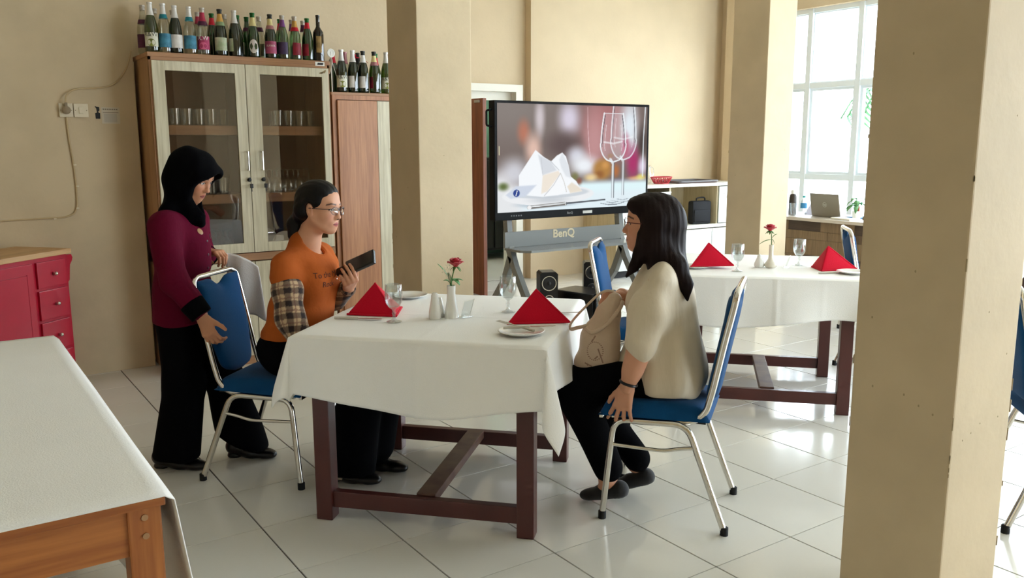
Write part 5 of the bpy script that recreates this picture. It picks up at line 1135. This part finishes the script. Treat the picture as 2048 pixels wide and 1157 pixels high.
# jacket
M_jack=mat('maroon jacket cloth',(96,8,40),rough=.85,spec=.12,bump=.8,bscale=24,var=.12,vscale=5)
B3=np.stack([G.f,G.l,G.u],1); S=Sdf(disp=fold_disp(.0045,30,(.2,.1,1),5,.0012))
S.ell(G(-.015,0,1.035),(.108,.158,.135),B3); S.cone(G(-.015,-.115,1.10),G(-.015,.115,1.10),.062,.062,.05); S.ell(G(-.018,0,.88),(.105,.145,.17),B3,k=.06); S.cone(G(-.02,-.045,.80),G(-.012,-.055,.60),.105,.122,.05); S.cone(G(-.02,.045,.80),G(-.002,.055,.60),.105,.122,.05)
S.cone(G(.03,0,1.02),G(.045,0,.93),.085,.075,.05)
for a,e_,w in ((gRs,gRe,gRw),(gLs,gLe,gLw)): S.chain([a,e_,e_+(w-e_)*.80],[.066,.056,.046],.03)
S.cone(GH(-.03,0,-.08),G(.02,0,1.11),.058,.066,.01,'s'); S.cut(G(0,0,.668),G.d(-.04,0,-1))
for e_,w in ((gRe,gRw),(gLe,gLw)): S.cut(e_+(w-e_)*.72,(w-e_),.004) if False else None
vf_obj('jacket',[S.mesh(.0062)],M_jack,gp)
for nm,e_,w in (('cuff',gRe,gRw),('cuff',gLe,gLw)):
    S=Sdf(disp=fold_disp(.002,60,w-e_,2)); d=(w-e_); S.cone(e_+d*.62,e_+d*.95,.053,.048,.01); S.cut(e_+d*1.0,d,.004); S.cut(e_+d*.60,-d,.004); vf_obj(nm,[S.mesh(.004)],M_scarf,gp)
from mathutils.bvhtree import BVHTree
def bvh(o): me=o.data; return BVHTree.FromPolygons([v.co for v in me.vertices],[p.vertices for p in me.polygons])
def on_surface(o,origin,dirv):
    h=bvh(o).ray_cast(Vector(origin),Vector(dirv)); return (np.array(h[0]),np.array(h[1])) if h[0] else (None,None)
def stick(o,origin,dirv,verts,faces,up,name,m,parent,lift=.002):
    # press flat print onto cloth: every vertex is dropped onto the surface along dirv
    T=bvh(o); z=-_v(dirv)/np.linalg.norm(dirv); x=np.cross(up,z); x/=np.linalg.norm(x); y=np.cross(z,x); V=[]
    for p in verts:
        q=_v(origin)+x*p[0]+y*p[1]; h=T.ray_cast(Vector(q),Vector(-z)); V.append(tuple(np.array(h[0])+z*(lift+p[2])) if h[0] else tuple(q-z*.3))
    return MB().add(V,faces).obj(name,m,parent,40)
jk=[c for c in gp.children if c.name.startswith('jacket')][0]
def disc_v(r,n=16,t=0): return [(0,0,t)]+[(r*math.cos(2*PI*k/n),r*math.sin(2*PI*k/n),0) for k in range(n)],[(0,1+k,1+(k+1)%n) for k in range(n)]
v,f=disc_v(.0135,t=.004); stick(jk,G(.4,-.05,1.075),G.d(-1,.05,0),v,f,(0,0,1),'badge',mat('tan badge',(176,132,92),rough=.4),gp)
bv=[(-.016,-.010,0),(.016,-.010,0),(.016,.010,0),(-.016,.010,0)]; stick(jk,G(.4,.045,1.045),G.d(-1,0,0),bv,[(0,1,2,3)],(0,0,1),'name_tag',M_black,gp,.003)
for z in (1.03,.97,.91): v,f=disc_v(.006,10,.003); stick(jk,G(.4,-.012,z),G.d(-1,0,0),v,f,(0,0,1),'button',mat('maroon button %d'%int(z*100),(70,12,34),rough=.4),gp)
# trousers
B=Sdf(disp=fold_disp(.005,26,(0,0,1),8)); B.ell(G(-.02,0,.71),(.098,.132,.10),B3); B.chain([G(-.015,-.07,.68),gRk,G(-.06,-.082,.03)],[.092,.085,.108],.04); B.cut(G(-.06,-.08,.055),G.d(-.08,0,-1))
B2=Sdf(disp=fold_disp(.005,26,(0,0,1),9)); B2.chain([G(.0,.07,.68),gLk,G(.19,.082,.04)],[.092,.082,.112],.04); B2.cut(G(.165,.08,.092),G.d(-.42,0,-1))
vf_obj('trousers',[B.mesh(.0075),B2.mesh(.0075)],M_pants,gp)
shoe(G,G(-.165,-.085,0),G(.09,-.095,0),'shoe',M_leather,gp,.025); shoe(G,G(.115,.075,0),G(.345,.075,0),'shoe',M_leather,gp,.025)
# white service cloth hanging from her left hand over the chair back
M_towel=mat('white service cloth',(226,222,220),rough=.85,bump=.3,bscale=200)
tw=MB(); K1=Frame(.24,.99,-47.2)
def twf(u,v):
    w=.010*math.sin(9*u+2.5*v)*(.3+v); return tuple(K1(-.275+.125*u+.03*v*u,.165+.075*u+.02*v+w,.955-.07*u*u-v*(.265+.03*(1-u))))
tw.grid(16,22,twf); o=tw.obj('service_cloth',M_towel,None,70); tag(o,'white service cloth hanging from her hand over the chair back','cloth'); md=o.modifiers.new('t','SOLIDIFY'); md.thickness=.003
# ================================================================ the seated woman in orange
Wf=Frame(.26,.98,-47.2); wp=empty('person',tuple(Wf(.1,0,0))); tag(wp,'woman in orange shirt with plaid sleeves sitting down, holding a phone','person')
WH=HeadFrame(Wf(.262,0,1.182),-53,4,-2,.94); wskin=skin_color(WH,(206,152,122),(168,84,80),(64,44,38))
W3=np.stack([Wf.f,Wf.l,Wf.u],1)
hS=head_sdf(WH,neck=Wf(.195,0,1.02)); hS.cone(Wf(.195,0,1.02),Wf(.18,0,.96),.05,.07,.04)
b=Sdf(); b.ell(Wf(.185,0,.88),(.10,.14,.15),W3); b.ell(Wf(.13,0,.72),(.10,.125,.13),W3,k=.05); b.ell(Wf(.10,0,.58),(.12,.15,.10),W3,k=.05)
wRs,wRe,wRw=Wf(.170,-.150,.950),Wf(.215,-.212,.745),Wf(.295,-.20,.575); wLs,wLe,wLw=Wf(.19,.150,.955),Wf(.22,.20,.765),Wf(.360,.055,.835)
for a,e_,w in ((wRs,wRe,wRw),(wLs,wLe,wLw)): b.chain([a,e_,w],[.045,.037,.026],.03)
wRk,wRa=Wf(.50,-.085,.50),Wf(.365,-.085,.085); wLk,wLa=Wf(.51,.085,.49),Wf(.44,.07,.085)
b.chain([Wf(.10,-.085,.56),wRk,wRa],[.08,.055,.036],.03); b.chain([Wf(.10,.085,.56),wLk,wLa],[.08,.055,.036],.03)
lh,LT=hand_sdf(wLw,Wf.d(.42,-.72,.42),Wf.d(.55,-.25,-.75),True,spread=7,sc=.90,curls=((62,28,14),(66,32,18),(70,36,22),(74,40,26)),thumb=((.045,.045,-.022),(.066,.052,-.040),(.084,.050,-.056)))
rh,_=hand_sdf(wRw,Wf.d(.45,0,-.9),Wf.d(0,-1,0),False,sc=.9)
vf_obj('body',[hS.mesh(.0024),b.mesh(.009),lh.mesh(.0022),rh.mesh(.0035)],M_skin1,wp,wskin)
# hair pulled back into a low tail
S=Sdf(disp=lambda P:.0007*np.sin(230*WH.inv(P)[:,1]+60*WH.inv(P)[:,2])); WH.e(S,(-.026,0,.036),(.093,.081,.089)); WH.e(S,(.012,0,.066),(.070,.072,.056),.03)
WH.cn(S,(-.05,-.05,-.01),(-.085,0,-.045),.045,.04,.03); WH.cn(S,(-.05,.05,-.01),(-.085,0,-.045),.045,.04,.03)
for y in (-1,1): WH.cn(S,(.020,y*.062,.035),(-.02,y*.074,.03),.018,.018,.02)
WH.e(S,(.105,0,-.004),(.062,.083,.088),.006,'s'); WH.e(S,(.05,0,-.09),(.085,.10,.072),.008,'s')
for y in (-1,1): WH.e(S,(-.002,y*.086,-.006),(.022,.02,.036),.006,'s')
vf_obj('hair',[S.mesh(.0034)],M_hair,wp)
S=Sdf(disp=lambda P:.0012*np.sin(190*P[:,0]+150*P[:,1])); t0=WH(-.095,0,-.045); S.chain([t0,WH(-.118,0,-.085),WH(-.115,0,-.135),WH(-.10,0,-.175)],[.030,.037,.032,.014],.02); vf_obj('ponytail',[S.mesh(.004)],M_hair,wp)
MB().tube([tuple(WH(-.10+.012*math.cos(2*PI*k/16)*.6,.033*math.cos(2*PI*k/16),-.055+.03*math.sin(2*PI*k/16))) for k in range(16)],.006,6,closed=True).obj('hair_tie',M_black,wp)
MB().tube([tuple(WH(-.095,-.03,-.035)),tuple(WH(-.10,-.036,-.05)),tuple(WH(-.102,-.034,-.062))],.004,6).obj('hair_clip',M_chrome,wp)
glasses(WH,wp,(58,40,48))
# orange shirt
M_or=mat('burnt orange jersey',(178,90,36),rough=.88,spec=.2,bump=.8,bscale=24,var=.08,vscale=6)
S=Sdf(disp=fold_disp(.0045,32,(.1,.1,1),15,.001)); S.ell(Wf(.195,0,.885),(.118,.150,.145),W3); S.cone(Wf(.185,-.105,.965),Wf(.185,.105,.965),.052,.052,.05); S.cone(Wf(.185,0,.95),Wf(.188,0,1.02),.088,.068,.03); S.ell(Wf(.155,0,.73),(.135,.158,.14),W3,k=.07); S.ell(Wf(.115,0,.635),(.135,.165,.075),W3,k=.05); S.cone(Wf(.245,-.06,.875),Wf(.245,.06,.875),.07,.07,.05)
for a,e_ in ((wRs,wRe),(wLs,wLe)): S.cone(a,a+(e_-a)*.20,.058,.068,.03)
S.cone(Wf(.215,0,1.012),Wf(.272,0,1.085),.056,.078,.01,'s')
vf_obj('shirt',[S.mesh(.006)],M_or,wp)
nk=MB().tube([tuple(Wf(.214+.060*math.cos(a),.062*math.sin(a),1.014-.036*math.cos(a))) for a in [2*PI*k/28 for k in range(28)]],.0075,7,closed=True); nk.obj('neckband',M_or,wp)
S=Sdf(disp=fold_disp(.003,40,(0,0,1),4)); S.ell(Wf(.105,0,.588),(.138,.168,.05),W3); S.cut(Wf(0,0,.555),(0,0,-1)); S.cut(Wf(0,0,.612),(0,0,1)); vf_obj('hem_band',[S.mesh(.006)],M_or,wp)
# plaid sleeves
def plaid(a,b):
    a,b=_v(a),_v(b); d=(b-a)/np.linalg.norm(b-a); x=np.cross(d,(.2,.1,1.)); x/=np.linalg.norm(x); y=np.cross(d,x)
    def col(P):
        t=(P-a)@d; th=np.arctan2((P-a)@y,(P-a)@x)*.055; st=lambda q,p,w,o=0:(((q+o)/p)%1<w).astype(float)
        big=(st(t,.052,.46)+st(th,.052,.46))/2; thin=np.maximum(st(t,.052,.10,.013),st(th,.052,.10,.013)); C=_v((196,168,134))[None]*(1-big[:,None])+_v((40,26,26))[None]*big[:,None]; C=C*(1-.5*thin[:,None])+_v((94,54,48))[None]*.5*thin[:,None]; return C
    return col
M_plaid=attr_mat('plaid flannel',rough=.85,bump=.3,bscale=260,sheen=.15)
for (a,e_,w),dn in (((wRs,wRe,wRw),.0),((wLs,wLe,wLw),0)):
    S=Sdf(disp=fold_disp(.0035,40,e_-a,6,.001)); S.chain([a+(e_-a)*.08,a+(e_-a)*.45,e_,e_+(w-e_)*.86],[.046,.060,.059,.043],.03); S.cut(e_+(w-e_)*.93,w-e_,.004); vf_obj('plaid_sleeve',[S.mesh(.005)],M_plaid,wp,plaid(a,e_))
    S=Sdf(); S.cone(e_+(w-e_)*.90,e_+(w-e_)*.97,.037,.035,.01); S.cut(e_+(w-e_)*1.0,w-e_,.004); vf_obj('cuff',[S.mesh(.004)],M_plaid,wp,plaid(e_,w))
sh_=[c for c in wp.children if c.name.startswith('shirt')][0]; M_prt=mat('brown shirt print',(72,34,20),rough=.8)
dirp=-(Wf.f*.80-Wf.l*.60)
for tx,dz,sz in (('To the Mo',.022,.034),('Rock',-.018,.034)):
    v,f=text_verts(tx,sz,0); stick(sh_,_v(Wf(.265,-.02,.884+dz))-dirp*.3,dirp,v,f,(0.02,.05,1),'lettering',M_prt,wp,.0016)
# trousers and shoes
S=Sdf(disp=fold_disp(.005,28,(0,0,1),18)); S.ell(Wf(.095,0,.575),(.135,.165,.10),W3); S.chain([Wf(.10,-.085,.565),wRk,Wf(.365,-.088,.12)],[.10,.088,.098],.04); S.chain([Wf(.10,.085,.565),wLk,Wf(.44,.075,.12)],[.10,.088,.098],.04); S.cone(wRk,Wf(.42,-.085,.06),.06,.085,.03); S.cut(Wf(0,0,.045),(0,0,-1)); vf_obj('trousers',[S.mesh(.0075)],M_pants,wp)
s1=shoe(Wf,Wf(.285,-.095,0),Wf(.535,-.08,0),'shoe',M_leather,wp,.02,top=.06); shoe(Wf,Wf(.36,.075,0),Wf(.60,.075,0),'shoe',M_leather,wp,.02,top=.06)
MB().tube([tuple(Wf(.30,-.135,.034)),tuple(Wf(.34,-.138,.032)),tuple(Wf(.38,-.134,.030))],.006,6).obj('shoe_stripe',mat('beige stripe',(176,156,134),rough=.6),s1)
# phone and car key in her left hand
pc=_v(Wf(.398,.030,.935)); dl=Wf.d(.90,-.10,.40); nrm=Wf.d(-.05,-.80,.60); nrm=nrm-dl*(nrm@dl); nrm/=np.linalg.norm(nrm); wd_=np.cross(nrm,dl)
def slab(c,dx,dy,dz,hx_,hy_,hz_,bev):
    mb=MB().box((-hx_,-hy_,-hz_),(hx_,hy_,hz_),bev); mb.v=[tuple(_v(c)+dx*p[0]+dy*p[1]+dz*p[2]) for p in mb.v]; return mb
ph=empty('phone',(0,0,0)); tag(ph,'black phone in a case held in the hand of the woman in orange','phone')
pcen=pc+dl*.035; slab(pcen,dl,wd_,nrm,.075,.034,.009,.005).obj('case',mat('phone case',(16,17,20),rough=.25),ph); slab(pcen+nrm*.0094,dl,wd_,nrm,.069,.030,.0005,0).obj('screen',mat('phone glass',(36,46,48),rough=.08),ph,None)
for r_ in (ph,): r_.location=(0,0,0)
ky=empty('car_key',(0,0,0)); tag(ky,'black car key with brass blade held with the phone','key'); kc=pc-dl*.052-wd_*.0-Wf.l*.022
slab(kc,dl,wd_,nrm,.028,.019,.008,.006).obj('fob',M_black,ky); slab(kc-dl*.046,dl,wd_,nrm,.02,.0045,.0012,0).obj('blade',mat('brass',(196,164,110),rough=.3,metal=.9),ky,None)
MB().tube([tuple(kc-dl*.02+wd_*(.012*math.cos(2*PI*k/12)-.03)+dl*.012*math.sin(2*PI*k/12)) for k in range(12)],.0012,5,closed=True).obj('ring',M_chrome,ky)
# ================================================================ the seated woman in the cream blouse
Cf=Frame(1.43,-.335,126.6); cp=empty('person',tuple(Cf(.0,0,0))); tag(cp,'woman in cream blouse with long dark hair sitting on a chair, handbag on lap','person')
CH=HeadFrame(Cf(.098,0,1.142),133,-2,0,1.0); cskin=skin_color(CH,(204,148,118),(176,98,92),(60,40,36)); C3=np.stack([Cf.f,Cf.l,Cf.u],1)
hS=head_sdf(CH,ears=False,neck=Cf(.05,0,.985)); hS.cone(Cf(.05,0,.985),Cf(.04,0,.92),.05,.07,.04)
b=Sdf(); b.ell(Cf(.03,0,.84),(.10,.145,.15),C3); b.ell(Cf(.01,0,.68),(.105,.135,.13),C3,k=.05); b.ell(Cf(.0,0,.57),(.105,.14,.075),C3,k=.05)
cLs,cLe,cLw=Cf(.04,.155,.935),Cf(.085,.218,.725),Cf(.135,.228,.545); cRs,cRe,cRw=Cf(.04,-.165,.935),Cf(.115,-.195,.745),Cf(.225,-.08,.842)
for a,e_,w in ((cLs,cLe,cLw),(cRs,cRe,cRw)): b.chain([a,e_,w],[.046,.042,.0285],.03)
b.cone(cLe+(cLw-cLe)*.15,cLe+(cLw-cLe)*.6,.042,.036,.03)
cLk,cLa=Cf(.385,.085,.485),Cf(.235,.07,.10); cRk,cRa=Cf(.40,-.085,.48),Cf(.15,-.06,.13)
b.chain([Cf(.03,.08,.555),cLk,cLa],[.075,.056,.034],.03); b.chain([Cf(.03,-.08,.555),cRk,cRa],[.085,.056,.034],.03)
b.cone(cLa,Cf(.255,.07,.05),.032,.028,.02); b.cone(Cf(.255,.07,.045),Cf(.31,.065,.028),.026,.02,.02)
lh,_=hand_sdf(cLw,Cf.d(.22,-.06,-.97),Cf.d(.05,1,.0),True,spread=11,sc=.95,curls=((12,12,10),(8,26,18),(10,30,20),(8,16,10)),thumb=((.045,.042,-.010),(.070,.055,-.016),(.092,.060,-.020)))
rh,_=hand_sdf(cRw,Cf.d(.72,.62,.02),Cf.d(.30,-.15,.95),False,sc=.9,curl=(58,62,34),thumb=((.045,.035,-.03),(.06,.02,-.045),(.07,.0,-.05)))
vf_obj('body',[hS.mesh(.0026),b.mesh(.0075),lh.mesh(.0022),rh.mesh(.0026)],M_skin1,cp,cskin)
# hair: full cap and a heavy curtain to the shoulder blades, parted from the cheek
S=Sdf(disp=lambda P:.0009*np.sin(150*(P@Cf.l)+90*(P@Cf.f)+8*P[:,2])+.0005*np.sin(310*(P@Cf.f)+120*(P@Cf.l))); CH.e(S,(-.028,0,.034),(.096,.083,.088)); CH.e(S,(.02,0,.062),(.072,.074,.054),.03); CH.cn(S,(.065,-.03,.07),(.07,.03,.068),.022,.022,.03)
S.chain([CH(-.05,.0,-.01),CH(-.054,.0,-.09),Cf(.010,.01,.975),Cf(-.004,.014,.905),Cf(.006,.02,.85)],[.086,.075,.054,.034,.005],.03)
for l,s_ in ((.055,1),(-.055,1)): S.chain([CH(-.02,l*1.05,.02),CH(-.012,l*1.25,-.07),Cf(.055,l*1.3,.985),Cf(.025,l*1.35,.92),Cf(.02,l*1.3,.87)],[.050,.044,.034,.022,.005],.03); S.chain([CH(.02,l*1.15,-.04),CH(.03,l*1.2,-.11),Cf(.145,l*1.5,.985),Cf(.175,l*1.45,.945)],[.026,.024,.016,.006],.025)
S.chain([CH(-.03,.05,-.07),Cf(-.012,.070,.985),Cf(-.050,.085,.925),Cf(-.062,.098,.868)],[.050,.040,.026,.005],.03)
CH.e(S,(.112,0,-.028),(.078,.10,.098),.006,'s')
vf_obj('hair',[S.mesh(.0042)],M_hair2,cp)
glasses(CH,cp,(96,40,40),xo=.104,zo=.0)
# blouse
M_bl=mat('cream satin blouse',(216,202,178),rough=.6,sheen=.08,bump=1.0,bscale=26,var=.05,vscale=5,stretch=(1,1,.3))
S=Sdf(disp=fold_disp(.0095,42,(.1,.1,1),25,.0006)); S.ell(Cf(.04,0,.85),(.122,.155,.145),C3); S.cone(Cf(.04,-.11,.95),Cf(.04,.11,.95),.050,.050,.05); S.cone(Cf(.045,0,.94),Cf(.055,0,1.0),.085,.062,.03); S.ell(Cf(.03,0,.69),(.142,.165,.16),C3,k=.07); S.ell(Cf(.02,0,.56),(.162,.192,.14),C3,k=.07); S.cone(Cf(.115,-.05,.84),Cf(.115,.05,.84),.07,.07,.05); S.cone(Cf(.10,.0,.60),Cf(.19,.04,.545),.09,.05,.05)
for a,e_ in ((cLs,cLe),(cRs,cRe)): S.chain([a,a+(e_-a)*.55,e_+(e_-a)*.02],[.050,.066,.068],.055); S.cone(e_-(e_-a)*.06,e_+(e_-a)*.03,.063,.050,.015)
S.cone(Cf(.055,0,1.0),Cf(.075,0,1.10),.058,.075,.01,'s'); S.cut(Cf(-.05,0,.492),Cf.d(.10,0,-1))
vf_obj('blouse',[S.mesh(.006)],M_bl,cp)
for a,e_ in ((cLs,cLe),(cRs,cRe)):
    d=(e_-a)/np.linalg.norm(e_-a); x=np.cross(d,(1,0,0)); x/=np.linalg.norm(x); y=np.cross(d,x); c=e_+(e_-a)*.045
    MB().tube([tuple(c+.049*(x*math.cos(2*PI*k/20)+y*math.sin(2*PI*k/20))) for k in range(20)],.007,7,closed=True).obj('sleeve_band',M_bl,cp)
d=(cLw-cLe)/np.linalg.norm(cLw-cLe); x=np.cross(d,(1,0,0)); x/=np.linalg.norm(x); y=np.cross(d,x); c=cLw-d*.018; rg=[]
wbm=MB().tube([tuple(c+(.0315*x*math.cos(2*PI*k/24)+.0315*y*math.sin(2*PI*k/24))) for k in range(24)],.0055,7,closed=True); wbm.obj('wrist_band',mat('black watch strap',(26,24,28),rough=.4),cp)
S=Sdf(disp=fold_disp(.005,28,(0,0,1),28)); S.ell(Cf(.01,0,.55),(.125,.16,.075),C3); S.chain([Cf(.05,.085,.55),cLk,cLa+_v((0,0,.05))],[.088,.076,.054],.04); S.chain([Cf(.05,-.085,.55),cRk,cRa+_v((0,0,.03))],[.088,.076,.056],.04); S.cone(cLk,cLa+_v((0,0,.07)),.068,.05,.03); S.cut(Cf(0,0,.095),Cf.d(-.3,0,-1)); vf_obj('trousers',[S.mesh(.0075)],M_pants,cp)
M_suede=mat('black suede flat',(16,15,17),rough=.8,sheen=.3)
s1=shoe(Cf,Cf(.165,.075,.045),Cf(.345,.06,.0),'flat_shoe',M_suede,cp,.005,top=.03); shoe(Cf,Cf(.085,-.06,.06),Cf(.25,-.065,.0),'flat_shoe',M_suede,cp,.005,top=.03)
for q in (-1,1): MB().ball(tuple(Cf(.295+.004*q,.06+.012*q,.05)),(.012,.009,.007),10,6).obj('bow',M_leather,s1)
# handbag on her lap
M_bag=mat('beige embossed leather',(206,182,158),rough=.45,bump=.3,bscale=90,var=.06,vscale=8); M_bagd=mat('tan print',(150,118,98),rough=.5)
hb=empty('handbag',tuple(Cf(.275,.02,.56))); tag(hb,'beige embossed bucket handbag with looped handle on the lap of the woman in cream','bag'); hb.location=(0,0,0)
S=Sdf(disp=fold_disp(.004,34,(0,0,1),33)); S.cone(Cf(.345,.05,.580),Cf(.265,.05,.590),.042,.05,.03,flat=(Cf.l,1.0)); S.chain([Cf(.29,.045,.60),Cf(.285,.04,.68),Cf(.262,.025,.765)],[.078,.070,.050],.04,flat=(Cf.l,.8)); S.cone(Cf(.255,.02,.79),Cf(.235,.01,.835),.042,.03,.03,flat=(Cf.l,.8)); S.cut(Cf(0,0,.549),(0,0,-1),.01)
bo_=vf_obj('bag_body',[S.mesh(.005)],M_bag,hb)
MB().tube([tuple(p) for p in smooth_path([tuple(Cf(.335,.07,.725)),tuple(Cf(.30,.105,.72)),tuple(Cf(.245,.10,.755)),tuple(Cf(.205,.06,.81)),tuple(Cf(.20,.02,.835))],6)],.008,8,flat=.6).obj('rim_strap',M_bag,hb)
MB().tube([tuple(p) for p in smooth_path([tuple(Cf(.30,.06,.745)),tuple(Cf(.37,.06,.725)),tuple(Cf(.405,.05,.715)),tuple(Cf(.40,.04,.745)),tuple(Cf(.345,.02,.81)),tuple(Cf(.29,.0,.862)),tuple(Cf(.25,-.01,.868)),tuple(Cf(.225,.0,.85))],6)],.0075,8,flat=.6).obj('handle',M_bag,hb)
dots=[(.028*math.cos(a)*1.15,.036*math.sin(a)) for a in [2*PI*k/26 for k in range(26)]]
vv,ff=[],[]
for px_,py_ in dots:
    b0=len(vv); vv+=[(px_+q*.0028,py_+w*.0018,0) for q,w in ((-1,-1),(1,-1),(1,1),(-1,1))]; ff.append((b0,b0+1,b0+2,b0+3))
for (ax_,ay_),(bx_,by_) in (((-.03,-.06),(.012,-.02)),((.012,.01),(.034,-.045)),((-.015,.035),(.0,.06)),((-.04,-.05),(-.01,-.062))):
    n_=_v((by_-ay_,-(bx_-ax_))); n_=n_/np.linalg.norm(n_)*.0028; b0=len(vv); vv+=[(ax_-n_[0],ay_-n_[1],0),(ax_+n_[0],ay_+n_[1],0),(bx_+n_[0],by_+n_[1],0),(bx_-n_[0],by_-n_[1],0)]; ff.append((b0,b0+1,b0+2,b0+3))
stick(bo_,_v(Cf(.29,.4,.645)),Cf.d(0,-1,0),vv,ff,(0,0,1),'printed_pattern',M_bagd,hb,.0012)

for r_,base in ((gp,None),(wp,None),(cp,None),(hb,Cf(.30,.045,.549)),(ph,pcen),(ky,kc)):
    if base is not None: r_.location=tuple(base)
    for ch in r_.children: ch.location=tuple(-_v(r_.location))
